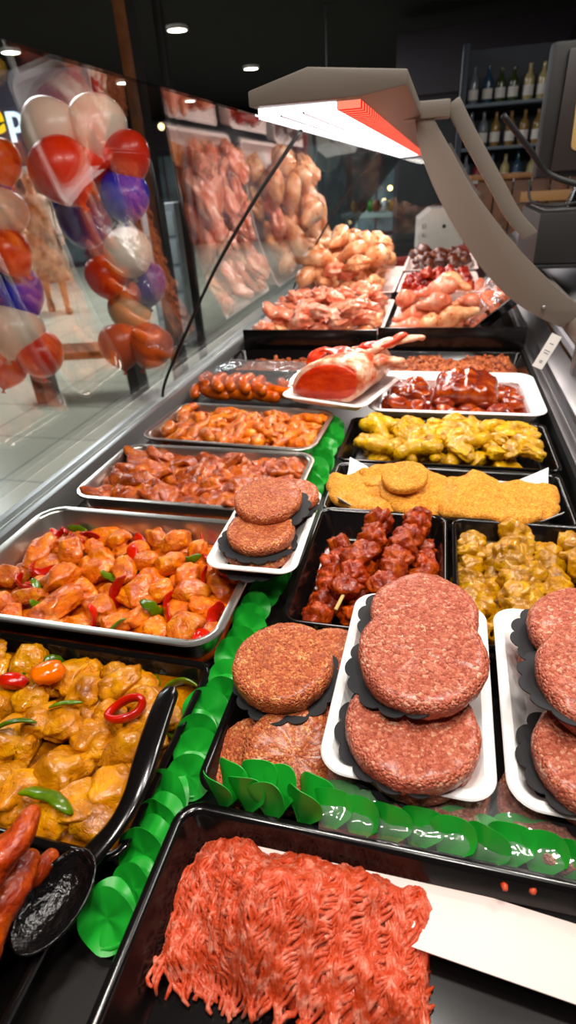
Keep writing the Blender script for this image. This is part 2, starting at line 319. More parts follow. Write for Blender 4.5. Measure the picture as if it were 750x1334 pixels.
def slicemesh(seed, lx, ly, th, m, wave=.006, nr=9, ns=26):
    """a floppy slice: an irregular flat outline with folds"""
    rs = random.Random(seed); rings = []
    def surf(x, y): return wave*(nz((x, y, 0), 28, seed)*1.8 + nz((x, y, 1), 60, seed)*.7)
    def out(t): return 1 + .22*nz((math.cos(t), math.sin(t), 0), 1.3, seed) + .1*nz((math.cos(t), math.sin(t), 3), 3, seed)
    prof = [(0.02, 1), (.25, 1), (.5, 1), (.72, 1), (.88, .92), (.97, .6), (1, 0), (.97, -.5), (.85, -.8), (.5, -1), (.02, -1)]
    for rr, zz in prof:
        ring = []
        for k in range(ns):
            t = 2*PI*k/ns; o = out(t)*rr; x, y = lx*o*math.cos(t), ly*o*math.sin(t)
            ring.append((x, y, surf(x, y) + th/2*zz*(1+.25*nz((x, y, zz), 80, seed))))
        rings.append(ring)
    return MB().loft(rings).mesh('food', m, smooth=True)
def stripmesh(seed, L, w, th, bend, m):
    """a strip of pepper: curved band with a rounded skin side"""
    rings = []; n = 14; rs = random.Random(seed)
    for i in range(n+1):
        u = i/n*2-1; ang = u*bend; R = L/(2*bend); c = Vector((R*math.sin(ang), R*math.cos(ang)-R, .004*nz((u, 0, 0), 2, seed)))
        t = Vector((math.cos(ang), -math.sin(ang), 0)); o = Vector((math.sin(ang), math.cos(ang), 0)); k = (1-u*u*u*u*.75)
        ring = []
        for j in range(12):
            q = 2*PI*j/12; ring.append(c + o*(th*.5*math.cos(q)*k*(1+.2*nz((u, q, 0), 2, seed))) + Vector((0, 0, 1))*(w*.5*math.sin(q)*k))
        rings.append(ring)
    return MB().loft(rings).mesh('food', m, smooth=True)
def pattymesh(seed, r, h, m):
    ns = 96; prof = [(.01, 1), (.2, 1.02), (.4, 1.0), (.6, 1.0), (.76, 1.0), (.87, .97), (.94, .86), (.985, .62), (1, .25), (1, -.2), (.985, -.6), (.94, -.86), (.85, -1), (.5, -1), (.01, -1)]
    rings = []
    for q, z in prof:
        ring = []
        for k in range(ns):
            t = 2*PI*k/ns; c, s = math.cos(t), math.sin(t)
            o = 1 + .05*nz((c, s, 0), 1.2, seed) + .02*nz((c, s, z*.6), 6, seed) + .012*nz((c, s, z), 16, seed)
            x, y = r*q*o*c, r*q*o*s
            zz = h/2*z + (.0016*nz((x, y, 0), 60, seed) + .0012*nz((x, y, 1), 190, seed) + .0022*nz((x, y, 2), 22, seed))*(1 if z > -.9 else 0)
            ring.append((x, y, zz))
        rings.append(ring)
    return MB().loft(rings).mesh('food', m, smooth=True)
def scallop(seed, r, n=15, th=.0011):
    rings = []; ns = n*8
    for q, z in ((.02, 1), (.6, 1), (1, 1), (1, -1), (.6, -1), (.02, -1)):
        ring = []
        for k in range(ns):
            t = 2*PI*k/ns; rr = r*(.93 + .085*abs(math.sin(n*t/2))**.7) if q == 1 else r*q
            x, y = rr*math.cos(t), rr*math.sin(t); ring.append((x, y, th/2*z + q*q*.0025*nz((x, y, 0), 26, seed)))
        rings.append(ring)
    return MB().loft(rings).mesh('paper', M['paper_black'], smooth=True, sharp=50)

class Heap:
    def __init__(s, x0, x1, y0, y1, z0, res=.004, dome=0.0, cap=None):
        s.cap = cap
        s.x0, s.x1, s.y0, s.y1, s.z0, s.res = x0, x1, y0, y1, z0, res
        s.nx, s.ny = int((x1-x0)/res)+1, int((y1-y0)/res)+1
        s.X, s.Y = np.meshgrid(np.linspace(x0, x1, s.nx), np.linspace(y0, y1, s.ny)); s.h = np.zeros_like(s.X)
        u = (s.X-(x0+x1)/2)/((x1-x0)/2); v = (s.Y-(y0+y1)/2)/((y1-y0)/2)
        s.bias = -dome*(1-np.maximum(np.abs(u), np.abs(v))**2)
    def put(s, hx, hy, hz, yaw, embed, rs, tries=14, pos=None, inset=.75, relax=0):
        best = None; c, sn = math.cos(yaw), math.sin(yaw)
        ex, ey = inset*(abs(hx*c)+abs(hy*sn)), inset*(abs(hx*sn)+abs(hy*c))
        for _ in range(1 if pos else tries):
            px, py = pos or (rs.uniform(s.x0+ex, max(s.x0+ex, s.x1-ex)), rs.uniform(s.y0+ey, max(s.y0+ey, s.y1-ey)))
            dx, dy = s.X-px, s.Y-py; q = ((dx*c+dy*sn)/hx)**2 + ((-dx*sn+dy*c)/hy)**2; msk = q < .8
            if not msk.any(): continue
            v = (s.h[msk].mean()*.6 + s.h[msk].max()*.4); sc = (s.h+s.bias)[msk].mean()
            if best is None or sc < best[0]: best = (sc, px, py, v, q)
        if best is None: return None
        _, px, py, v, q = best; zc = v + hz*(1-embed)
        if s.cap is not None: zc = min(zc, s.cap - s.z0 + rs.uniform(-.006, .003))
        top = zc + hz*np.sqrt(np.maximum(0, 1-q)); s.h = np.where(q < 1, np.maximum(s.h, top), s.h)
        # slope of the heap under the piece
        return Vector((px, py, s.z0+zc))
def heap(H, meshes, n, name, label, cat, group, rs, size=(.85, 1.15), tilt=22, embed=.3, yaw=None, parts=None, tries=14, inset=.75):
    out = []
    dims = []
    for me in meshes:
        co = np.array([v.co for v in me.vertices]); dims.append(np.abs(co).max(0))
    for i in range(n):
        k = rs.randrange(len(meshes)); s = rs.uniform(*size); y = rs.uniform(*(yaw or (0, 2*PI))); d = dims[k]*s
        p = H.put(d[0], d[1], d[2], y, embed, rs, tries, inset=inset)
        if p is None: continue
        o = link(name, meshes[k], None, p, (rad(rs.uniform(-tilt, tilt)), rad(rs.uniform(-tilt, tilt)), y), s); tag(o, label, cat, group); out.append(o)
    return out
def sauce(name, x0, x1, y0, y1, z, m, label, r=.03, amp=.004, n=40):
    """a thick pool of sauce filling a tray"""
    rings = []; cx, cy, w, d = (x0+x1)/2, (y0+y1)/2, x1-x0, y1-y0
    for q in [.02, .15, .3, .45, .6, .75, .88, .96, 1.0]:
        rings.append([(x, y, z + amp*(nz((x, y, 0), 30)+.6*nz((x, y, 5), 75))) for x, y, _ in rrect(w*q, d*q, r*q, 14, 0, cx, cy)])
    rings.append([(x, y, z-.012) for x, y, _ in rrect(w, d, r, 14, 0, cx, cy)])
    o = MB().loft(rings[::-1]).build(name, m, smooth=True); tag(o, label, 'sauce', kind='stuff'); return o

def tray(name, w, d, h, lip, r, m, cx, cy, z, label, cat='tray', group=None, rz=0, slope=.012, th=.0015, roll=.004, floor_m=None):
    """rim at local z 0, floor at -h; one closed shell with a rolled lip"""
    R = lambda dw, zz, rr: rrect(w+2*dw, d+2*dw, max(rr, .004), 8, zz+h)
    fl = -lip-slope
    inner = [R(-lip, -.001, r-lip), R(-lip-.002, -.004, r-lip), R(fl, -h+.008, r-lip-slope*.6), R(fl-.006, -h+th+.0008, r-lip-slope*.6-.006)]
    outer = [R(fl-.004, -h, r-lip-slope*.6-.004), R(fl+.003, -h+.006, r-lip-slope*.5), R(-lip-.001+th*.5, -roll-.001, r-lip+th), R(-.001, -roll, r)]
    rim = [R(0, -roll*.5, r), R(-.001, -.0004, r), R(-lip*.5, 0, r-lip*.5)]
    b = MB().loft(outer + rim + inner)
    o = b.build(name, m, None, smooth=True, sharp=40, loc=(cx, cy, z-h), rot=(0, 0, rz))
    return tag(o, label, cat, group)

# ================================================================== THE DISPLAY CASE
DZ = -.05                                            # deck level
Y0, Y1 = .045, 4.25                                  # near and far end of the case
case = empty('display_case', (-.2, 2.1, FLOOR), 0, 'long refrigerated butcher display case with curved glass and black deck', 'display case')
def cpart(b, name, m, parent=None, **k):
    o = b.build(name, m, None, **k); par = parent or case
    o.parent = par; o.matrix_parent_inverse = Matrix.Identity(4)
    if par is case: o.location = -case.location
    return o
cpart(MB().box((-.665, Y0, DZ-.03), (.262, Y1, DZ)), 'deck', M['deck'])
cpart(MB().box((-.70, Y0-.012, FLOOR+.1), (.33, Y0, DZ+.004)), 'end_panel', M['black_matt'])
cpart(MB().box((-.70, Y0, FLOOR+.1), (-.675, Y1, DZ-.03)).box((-.66, .2, FLOOR), (.2, Y1-.1, FLOOR+.1)), 'base', M['black_matt'])
# aluminium rail that carries the glass
cpart(MB().prism([(-.70, DZ-.03), (-.70, .002), (-.684, .004), (-.682, -.006), (-.664, -.006), (-.662, .004), (-.648, .004), (-.646, DZ), (-.66, DZ-.03)], Y0, Y1), 'glass_rail', M['alu'], bevel=.0015)
# curved glass
GP = [(-.673, -.004), (-.652, .052), (-.571, .18), (-.484, .31), (-.388, .43), (-.325, .50), (-.276, .553)]
GC = catmull([(x, z, 0) for x, z in GP], 30)
def glass_pane(ya, yb):
    th = .006; rings = []
    inner, outer = [], []
    for i, p in enumerate(GC):
        t = GC[min(i+1, 30)] - GC[max(i-1, 0)]; t = t/np.linalg.norm(t); nrm = np.array([-t[1], t[0]])
        inner.append((p[0], p[1])); outer.append((p[0]+nrm[0]*th, p[1]+nrm[1]*th))
    poly = inner + outer[::-1]
    return MB().prism(poly, ya, yb)
for ya, yb in ((Y0, 1.262), (1.268, 2.75), (2.756, Y1)): cpart(glass_pane(ya, yb), 'glass_pane', M['glass'], sharp=40)
def seam(yc):
    return MB().tube([(p[0]+.001, yc, p[1]) for p in GC[1:]], .0034, 8)
for yc in (1.265, 2.753): cpart(seam(yc), 'glass_seam', M['seal'], smooth=True)
# canopy with the light strip
def slope_y(x0, x1, z, za, ya, yb):   # box that drifts slightly in x along the case, like the strip in the photo
    V = [(x0, ya, z), (x1, ya, z), (x1, yb, z), (x0, yb, z), (x0, ya, za), (x1, ya, za), (x1, yb, za), (x0, yb, za)]
    return V
LY0, LY1 = 1.0, Y1-.1
housing = cpart(MB().prism([(-.29, .566), (-.29, .585), (-.20, .606), (-.06, .592), (-.06, .574), (-.125, .566)], LY0-.03, Y1), 'lamp_housing', M['arm'], bevel=.003)
hd = MB().prism([(-.284, .553), (-.284, .566), (-.165, .566), (-.165, .560)], LY0, LY1)
hp = hd.build('lamp_diffuser', M['lamp'], housing)
MB().box((-.25, LY0, .5535), (-.247, LY1, .558)).box((-.215, LY0, .5545), (-.213, LY1, .558)).build('diffuser_seam', M['grey_panel'], housing)
rl = MB()
rl.box((-.163, LY0, .556), (-.128, LY1, .566)); rl.build('red_light_strip', M['lamp_red'], housing)
# lift arm on the staff side
inn = [(-.078, .590), (-.074, .572), (-.056, .505), (-.003, .405), (.087, .281), (.167, .202), (.245, .153), (.30, .128)]
out_ = [(-.036, .590), (-.034, .57), (.014, .501), (.06, .435), (.11, .377), (.165, .318), (.227, .261), (.30, .20), (.36, .165)]
def arm(yc, off=0):
    I = [p[:2] for p in catmull([(x, z, 0) for x, z in inn], 24)]; O = [p[:2] for p in catmull([(x, z, 0) for x, z in out_], 24)]
    A = cpart(MB().prism([tuple(p) for p in I] + [tuple(p) for p in O[::-1]], yc-.006, yc+.03), 'arm', M['arm'], bevel=.004)
    fl = [p[:2] for p in catmull([(-.01, .592, 0), (.03, .53, 0), (.105, .425, 0), (.15, .362, 0), (.195, .318, 0)], 16)]
    fo = [(p[0]+.028, p[1]+.016) for p in fl]
    f = MB().prism([tuple(p) for p in fl] + [tuple(p) for p in fo[::-1]], yc+.05, yc+.09).build('arm_flange', M['arm'], A, bevel=.004)
    MB().box((-.10, yc-.012, .568), (.0, yc+.05, .60)).build('arm_bracket', M['arm'], A, bevel=.004)
    MB().tube([(.252, yc-.008, .178), (.252, yc-.02, .178)], .004, 10).build('screw', M['steel_soft'], A, smooth=True)
arm(1.5); arm(3.95)
# rear rails, sill and panels on the staff side
cpart(MB().box((.262, Y0, DZ), (.272, Y1, -.004)), 'rubber_strip', M['seal'])
cpart(MB().prism([(.272, DZ), (.272, -.006), (.282, -.002), (.285, -.014), (.298, -.014), (.301, .002), (.312, .002), (.312, DZ)], Y0, Y1), 'sliding_track', M['steel_soft'], bevel=.001)
cpart(MB().prism([(.312, DZ), (.312, .004), (.352, .03), (.352, .024), (.36, DZ)], Y0, Y1), 'rear_sill', M['steel_soft'], bevel=.001)
cpart(MB().prism([(.352, .02), (.352, .034), (.40, .075), (.40, .06)], Y0, 1.46).prism([(.40, .05), (.40, .08), (.47, .12), (.47, .10)], Y0, 1.40), 'rear_flap', M['grey_panel'], bevel=.002)
cpart(MB().prism([(.47, FLOOR+.1), (.47, .12), (.62, .12), (.62, FLOOR+.1)], Y0, 1.6), 'rear_counter', M['grey_panel'], bevel=.003)
cpart(MB().prism([(.36, .03), (.36, .05), (.62, .19), (.66, .19), (.66, .15)], 1.46, Y1), 'rear_panel', M['grey_panel'], bevel=.002)
cpart(MB().tube([(.345, .45, .125), (.345, Y1, .125)], .03, 20), 'rear_rail', M['arm'], sharp=60)
for yy in (1.16, 1.42): cpart(MB().box((.33, yy, .03), (.36, yy+.03, .10)), 'rail_bracket', M['steel_soft'], bevel=.002)
# far end of the case: glass end and a red curved kick strip
cpart(MB().prism([(p[0]+.004, p[1]) for p in GC] + [(-.10, .56), (.25, .15), (.25, 0)], Y1-.008, Y1-.002), 'end_glass', M['glass'])
rp = []
for k in range(17):
    u = k/16; rp.append((-.40 + .66*u, .012 + .10*u**2.2))
cpart(MB().prism(rp + [(.26, DZ), (-.40, DZ)], 3.86, 3.90), 'red_end_panel', M['red_panel'], bevel=.003)
# price ticket hanging from the rear rail
tk = empty('price_ticket', (.29, 1.49, .10), 0, 'white paper price ticket hanging from the grey rear rail', 'ticket')
MB().box((-.013, -.0006, -.074), (.013, .0006, .012)).build('card', M['paper'], tk, rot=(rad(-8), rad(24), 0))
lm = MB()
for k, (w_, z_) in enumerate(((.010, -.012), (.014, -.030), (.012, -.036), (.008, -.056), (.008, -.060))): lm.box((-w_/2, -.0012, z_), (w_/2, -.0007, z_+.0016))
lm.build('printed_lines', plain('ink', (70, 66, 90), .6), tk, rot=(rad(-8), rad(24), 0))
# black step between front and back display
dvd = MB().box((-.615, 1.795, -.02), (-.17, 1.803, .052)).box((-.168, 1.79, -.02), (.27, 1.798, .06)).box((-.615, 1.803, DZ), (.27, 1.815, -.02)).build('tray_divider', M['black'], bevel=.002)
tag(dvd, 'low black upright board across the case in front of the raw chicken', 'divider')

# ================================================================== TRAYS AND FOOD, LEFT SIDE
STEEL = 'stainless steel trays on the left'
tray('steel_tray', .40, .272, .068, .011, .042, M['steel'], -.413, .553, .02, 'nearest steel tray, holding orange chicken chunks with red peppers', group=STEEL)
tray('steel_tray', .405, .232, .064, .011, .042, M['steel'], -.400, .842, .016, 'middle steel tray, full of red-orange marinated slices', group=STEEL)
tray('steel_tray', .39, .225, .064, .011, .042, M['steel'], -.398, 1.085, .016, 'farthest of the three steel trays, full of orange chicken wings', group=STEEL, rz=rad(-3))
rs = random.Random(3)
# --- pepper chicken
chunks = [blob(s, (.027*f, .022, .017), .2, 1.4, 4, 4, M['chicken_orange']) for s, f in ((1, 1), (2, 1.2), (3, .9), (4, 1.35), (5, 1.1), (6, .8), (7, 1.15), (8, 1))]
sauce('orange_sauce', -.598, -.228, .432, .674, -.018, M['sauce_orange'], 'glossy orange sauce around the chicken and peppers in the nearest steel tray')
H = Heap(-.596, -.232, .434, .672, -.048, dome=.006, cap=.000)
heap(H, chunks, 92, 'chicken_chunk', 'orange marinated chicken chunk in the nearest steel tray', 'chicken chunk', 'orange chicken chunks in the nearest steel tray', rs, (.7, 1.1), 18, .42)
pr = [stripmesh(s, L, .020, .006, b_, M['pepper_red']) for s, L, b_ in ((1, .05, .7), (2, .065, .9), (3, .042, .4))]
pg = [stripmesh(s, L, .018, .006, b_, M['pepper_green']) for s, L, b_ in ((4, .05, .5), (5, .06, .9))]
heap(H, pr, 26, 'red_pepper_strip', 'red pepper strip among the orange chicken in the nearest steel tray', 'pepper strip', 'red pepper strips in the nearest steel tray', rs, (.7, 1.0), 70, .65)
heap(H, pg, 7, 'green_pepper_strip', 'green pepper strip among the orange chicken in the nearest steel tray', 'pepper strip', 'green pepper strips in the nearest steel tray', rs, (.6, .9), 70, .6)
# --- marinated slices
sl = [slicemesh(s, .040*f, .030, .012, M['slice'], .011, ns=36) for s, f in ((1, 1), (2, 1.25), (3, .9), (4, 1.1), (5, 1.4))]
sauce('red_sauce', -.592, -.208, .738, .944, -.012, M['slice'], 'shiny red-orange marinade in the middle steel tray')
H = Heap(-.592, -.21, .738, .945, -.040, dome=.006, cap=.004)
heap(H, sl, 54, 'marinated_slice', 'red-orange marinated meat slice in the middle steel tray', 'meat slice', 'marinated slices in the middle steel tray', rs, (.85, 1.2), 8, .72)
# --- wings
wg = [blob(32, (.026, .016, .014), .3, 1.8, 2, 4, M['wing'], .07), blob(33, (.02, .018, .014), .3, 1.7, 3, 4, M['wing'], .07),
      limb([(-.034, -.004, 0, .011), (-.018, .004, .003, .014), (0, .010, .003, .011), (.016, .004, 0, .013), (.034, -.010, 0, .008)], 1, M['wing'], amp=.2),
      limb([(-.03, 0, 0, .014), (-.01, .003, .004, .016), (.014, 0, .002, .011), (.034, -.004, 0, .009)], 2, M['wing'], amp=.2),
      limb([(-.028, -.012, 0, .009), (-.014, .006, .004, .013), (.008, .012, .002, .014), (.026, -.004, 0, .010), (.034, -.02, 0, .007)], 3, M['wing']),
      blob(31, (.024, .02, .014), .18, 1.6, 2, 3, M['wing'])]
sauce('wing_marinade', -.585, -.212, .985, 1.185, -.018, M['sauce_orange'], 'shiny orange marinade under the wings in the farthest steel tray')
H = Heap(-.578, -.212, .984, 1.186, -.046, dome=.008, cap=.006)
heap(H, wg, 84, 'chicken_wing', 'orange marinated chicken wing piece in the farthest steel tray', 'chicken wing', 'chicken wings in the farthest steel tray', rs, (.85, 1.15), 20, .48)
# --- curry tray
tray('black_tray', .40, .225, .05, .007, .02, M['black'], -.415, .305, 0, 'black plastic tray of yellow curry chicken, at the near left corner', group='black plastic trays')
cc = [blob(s, (.024*f, .020, .016), .2, 1.4, 4, 4, M['curry_chicken']) for s, f in ((11, 1), (12, 1.2), (13, .9), (14, 1.3), (15, 1.1), (16, .85))]
sauce('curry_sauce', -.600, -.228, .204, .404, -.020, M['sauce_curry'], 'thick yellow curry sauce in the black tray at the near left', r=.018)
H = Heap(-.600, -.226, .203, .406, -.044, dome=.004, cap=-.009)
heap(H, cc, 88, 'curry_chicken_chunk', 'yellow curry chicken chunk in the near left black tray', 'chicken chunk', 'curry chicken chunks', rs, (.65, 1.3), 22, .36)
cgm = [stripmesh(s, L, .020, .006, b_, M['pepper_green']) for s, L, b_ in ((14, .05, .5), (15, .06, .8), (16, .036, .3))]
heap(H, cgm, 9, 'green_pepper_strip', 'small green pepper strip sunk among the curry chicken chunks', 'pepper strip', 'green pepper strips in the curry', rs, (.8, 1.0), 70, .6)
def topping(H, me, name, px, py, label, cat, rot, scale=1, dz=.004, group=None):
    p = at_z(px, py, .0); c = H.put(.012, .01, .006, 0, .3, rs, pos=(p.x, p.y))
    # slide along the sight line to the height of the pile
    p = at_z(px, py, c.z + dz if c else 0); o = link(name, me, None, p, rot, scale); return tag(o, label, cat, group)
H.cap = None
ring = MB()
Rg = []
for k in range(29):
    t = 2*PI*k/28; Rg.append(((.019+.001*math.sin(3*t))*math.cos(t), .0095*math.sin(t), .002*math.sin(2*t)))
rings = []
for k in range(28):
    p = Vector(Rg[k]); tn = (Vector(Rg[k+1])-Vector(Rg[k-1 if k else 27])).normalized(); o_ = tn.cross(Vector((0, 0, 1)))
    rings.append([p + o_*.0042*math.cos(2*PI*j/10) + Vector((0, 0, 1))*.006*math.sin(2*PI*j/10) for j in range(10)])
ring.loft(rings + [rings[0]], False, False)
topping(H, ring.mesh('food', M['pepper_red'], True), 'red_pepper_ring', 163, 924, 'red pepper ring on top of the curry chicken, left of the spoon handle', 'pepper ring', (rad(15), rad(-14), rad(28)), 1)
topping(H, stripmesh(20, .055, .014, .006, .5, M['pepper_green']), 'green_pepper_strip', 60, 1035, 'longest green pepper strip, lying at the front of the curry', 'pepper strip', (rad(60), 0, rad(-8)), 1.15, .005)
topping(H, stripmesh(21, .05, .012, .005, .6, M['pepper_green']), 'green_pepper_strip', 15, 940, 'green pepper strip at the left edge of the curry, below the red piece', 'pepper strip', (rad(50), 0, rad(30)), 1, .004)
topping(H, blob(55, (.018, .012, .009), .15, 1.4, 3, 3, M['pepper_red']), 'red_pepper_piece', 18, 888, 'red pepper piece at the left edge of the curry', 'pepper piece', (0, .2, .4), 1, .002)
topping(H, blob(56, (.02, .016, .012), .12, 1.2, 4, 3, M['pepper_orange']), 'orange_pepper_piece', 62, 876, 'orange pepper piece near the back of the curry', 'pepper piece', (0, .2, 1.0), 1, .002)
topping(H, stripmesh(22, .04, .011, .005, .4, M['pepper_green']), 'green_pepper_strip', 85, 915, 'short green pepper strip left of the red ring in the curry', 'pepper strip', (rad(55), 0, rad(20)), .9, .003)
# --- tray in the near left corner
tray('black_tray', .36, .145, .05, .007, .02, M['black'], -.42, .118, -.002, 'black plastic tray of red strips in front of the curry tray', group='black plastic trays')
st = [limb([(-.03, 0, 0, .009), (-.01, .003, .004, .012), (.012, -.003, .004, .011), (.03, 0, 0, .007)], s, M['red_meat'], amp=.16) for s in (1, 2, 3)]
H = Heap(-.48, -.254, .10, .188, -.036, dome=.02)
heap(H, st, 26, 'red_meat_strip', 'red marinated meat strip in the near left corner tray', 'meat strip', 'red meat strips in the corner tray', rs, (.85, 1.2), 20, .35, yaw=(1.1, 2.0))
# --- spoon
sp = empty('serving_spoon', (-.222, .12, -.005), 0, 'black plastic serving spoon lying across the curry and corner trays', 'spoon')
hp_ = catmull([(-.2315, .346, .034, .0105), (-.2275, .31, .034, .0118), (-.2215, .268, .031, .012), (-.2185, .238, .026, .0105), (-.224, .212, .019, .009), (-.2375, .188, .010, .011)], 30)
sb_ = MB().tube([(q[0]+.222, q[1]-.12, q[2]+.005) for q in hp_], [q[3]*(.55 if i == 0 else .9 if i == 1 else 1) for i, q in enumerate(hp_)], 14, .42)
sb_.build('handle', M['black'], sp, sharp=60)
bw = MB(); rings = []
for q, z in ((.02, -.010), (.4, -.0085), (.75, -.003), (.95, .004), (1, .0065), (1.05, .0055), (1.0, .002), (.8, -.0065), (.4, -.012), (.02, -.0135)):
    rings.append([(.0235*q*math.cos(2*PI*k/36), .036*q*math.sin(2*PI*k/36), z) for k in range(36)])
bw.loft(rings); bw.build('bowl', plain('textured_black_plastic', (12, 10, 10), .14, bump=(.9, 150)), sp, smooth=True, loc=(-.024, .036, .012), rot=(rad(8), 0, rad(-16)))

# --- bag of sausages and back left tray
sg = [limb([(-.042, -.006, 0, .0125), (-.015, .004, .003, .0135), (.015, .005, .003, .0135), (.042, -.006, 0, .0125)], s, M['sausage'], amp=.03) for s in (1, 2)]
for k, (px, py, z, yaw, sc) in enumerate([(268, 497, .0, 1.9, 1), (285, 499, .012, 1.8, 1), (303, 499, .010, 1.7, 1), (320, 500, .014, 1.75, 1), (338, 503, .010, 1.9, 1), (278, 512, -.01, 2.6, 1), (306, 513, -.008, 2.7, 1), (340, 514, -.008, 2.5, 1.05), (362, 510, .0, 2.6, 1), (378, 505, .0, 2.5, 1), (398, 503, .0, 2.7, .9), (258, 508, -.012, 1.6, .9)]):
    o = link('sausage', sg[k % 2], None, at_z(px, py, z), (rad(-12), 0, yaw), sc)
    o.scale = (o.scale.x*1.15,)*3; tag(o, 'orange sausage inside the clear bag behind the wings tray', 'sausage', 'sausages in the clear bag')
bagc = at_z(325, 500, .0)
bg = MB(); rings = []
for q, z in ((.02, .036), (.3, .036), (.6, .033), (.8, .026), (.94, .012), (1, -.004), (1.0, -.02), (.96, -.036), (.5, -.044), (.02, -.044)):
    rings.append([(x*1, y*1, z + .004*nz((x, y, z), 30, 4)*(z > 0)) for x, y, _ in rrect(.33*q, .20*q, .05*q, 10)])
bg.loft(rings); o = bg.build('plastic_bag', M['film'], smooth=True, loc=(bagc.x+.01, bagc.y+.05, .0), rot=(0, 0, rad(-6))); tag(o, 'clear plastic bag full of orange sausages', 'bag')
cr_ = lambda x0, x1, y0, y1, zz, nm, lab, seed: heap_stuff(nm, x0, x1, y0, y1, zz, lab, seed)
def heap_stuff(name, x0, x1, y0, y1, z, label, seed, m='crumb', hgt=.022):
    """a loose heap of coarse crumbs: a height field of lumps plus scattered lumps"""
    r2 = random.Random(seed); b = MB(); nx, ny = int((x1-x0)/.006), int((y1-y0)/.006); V = []; F = []
    for j in range(ny+1):
        for i in range(nx+1):
            u, v = i/nx, j/ny; x, y = x0+(x1-x0)*u, y0+(y1-y0)*v; e = min(u, 1-u)*(x1-x0)/.03; g = min(v, 1-v)*(y1-y0)/.03; k = min(1, e)*min(1, g)
            V.append((x, y, z + (hgt*(.75+.6*nz((x, y, 0), 14, seed)) + .009*nz((x, y, 2), 60, seed) + .007*nz((x, y, 4), 140, seed))*k))
    for j in range(ny):
        for i in range(nx): q = j*(nx+1)+i; F.append((q, q+1, q+nx+2, q+nx+1))
    b.add(V, F)
    base = [blob(seed+k, (.009, .007, .006), .25, 2, 2, 1) for k in range(3)]
    for _ in range(260):
        i, j = r2.randrange(3, nx-3), r2.randrange(2, ny-2); c = V[j*(nx+1)+i]; me = base[r2.randrange(3)]; Mx = Matrix.Translation(c) @ Matrix.Rotation(r2.uniform(0, 6), 4, 'Z') @ Matrix.Rotation(r2.uniform(0, 6), 4, 'X') @ Matrix.Scale(r2.uniform(.6, 1.15), 4)
        b.add([v.co for v in me.vertices], [tuple(p.vertices) for p in me.polygons], Mx)
    o = b.build(name, M[m], smooth=True); tag(o, label, 'spiced meat', kind='stuff'); return o
tray('black_tray', .40, .235, .048, .007, .02, M['black'], -.42, 1.655, -.005, 'black plastic tray of orange crumbly meat, back left behind the sausages', group='black plastic trays')
heap_stuff('spiced_crumb_meat', -.60, -.24, 1.555, 1.755, -.045, 'orange crumbly spiced meat in the back left black tray', 5)
tray('black_tray', .42, .24, .048, .007, .02, M['black'], .055, 1.655, -.005, 'black plastic tray of orange crumbly meat, behind the glazed ribs', group='black plastic trays')
heap_stuff('spiced_crumb_meat', -.14, .25, 1.55, 1.76, -.045, 'orange crumbly spiced meat in the black tray behind the glazed ribs', 9, hgt=.034)

# ================================================================== LAMB RACK
tray('foam_tray', .215, .24, .022, .012, .03, M['foam'], -.20, 1.275, .045, 'white foam tray under the raw lamb rack', 'foam tray', 'white foam trays', rz=rad(-17))
lr = empty('lamb_rack', (-.200, 1.285, .03), rad(-12), 'raw red and white lamb rack with bared bone end on a foam tray', 'meat joint')
def lamb_section(y, sx, sz, dx, dz, seed, inset=1.0):
    pts = [(-.082, .012), (-.080, .034), (-.066, .062), (-.040, .084), (-.008, .096), (.026, .098), (.052, .090), (.068, .074), (.070, .05), (.062, .026), (.044, .008), (0, .003), (-.05, .003)]
    P = catmull([(x, z, 0) for x, z in pts + [pts[0]]], 42)[:-1]; out = []
    for p in P:
        x, z = p[0]*sx*inset, (p[1]-.048)*sz*inset + .048
        out.append((x + dx + .004*nz((x, y, z), 30, seed), y, max(.002, z + dz + .005*nz((x, y, z), 26, seed+1))))
    return out
b = MB().loft([lamb_section(-.086, 1, 1, 0, 0, 1, .3), lamb_section(-.087, 1, 1, 0, 0, 1, .93), lamb_section(-.082, 1, 1, 0, 0, 1), lamb_section(-.05, 1, 1.03, .006, .002, 1), lamb_section(-.01, .98, 1.02, .014, .003, 1), lamb_section(.03, .9, .96, .022, .002, 1), lamb_section(.07, .78, .86, .03, 0, 1), lamb_section(.095, .6, .6, .036, 0, 1), lamb_section(.1, .3, .3, .036, 0, 1)])
b.build('fat_cap', M['lamb_fat'], lr, smooth=True)
eye = [(-.058, .020), (-.055, .040), (-.036, .066), (-.004, .082), (.034, .082), (.052, .064), (.052, .038), (.036, .020), (0, .012), (-.036, .012)]
def eyer(y, k): 
    P = catmull([(x, z, 0) for x, z in eye + [eye[0]]], 36)[:-1]
    return [(p[0]*k*1.2 - .002, y, (p[1]-.046)*k*1.12+.047 + .002*nz((p[0], p[1], 0), 40)) for p in P]
MB().loft([eyer(-.080, .98), eyer(-.089, 1), eyer(-.0915, .95), eyer(-.093, .6), eyer(-.0935, .05)]).build('lean_eye', M['lamb_lean'], lr, smooth=True, sharp=60)
for k, (p0, p1, r0, r1) in enumerate((((.03, .0, .084), (.150, .055, .118), .020, .008), ((.02, .03, .080), (.125, .085, .104), .020, .008), ((.04, -.03, .070), (.118, .02, .072), .020, .012), ((.04, .02, .050), (.110, .07, .046), .024, .012))):
    P = [tuple(np.array(p0)*(1-u)+np.array(p1)*u + np.array((0, 0, .008*math.sin(u*3)))) + (r0*(1-u)+r1*u,) for u in (0, .3, .6, 1)]
    link('rib', limb(P, k+3, M['lamb_fat'], amp=.26, flat=.75), lr)
link('rib_meat', slicemesh(12, .05, .02, .012, M['lamb_lean'], .008), lr, (.075, .02, .108), (rad(0), rad(-14), rad(22)))
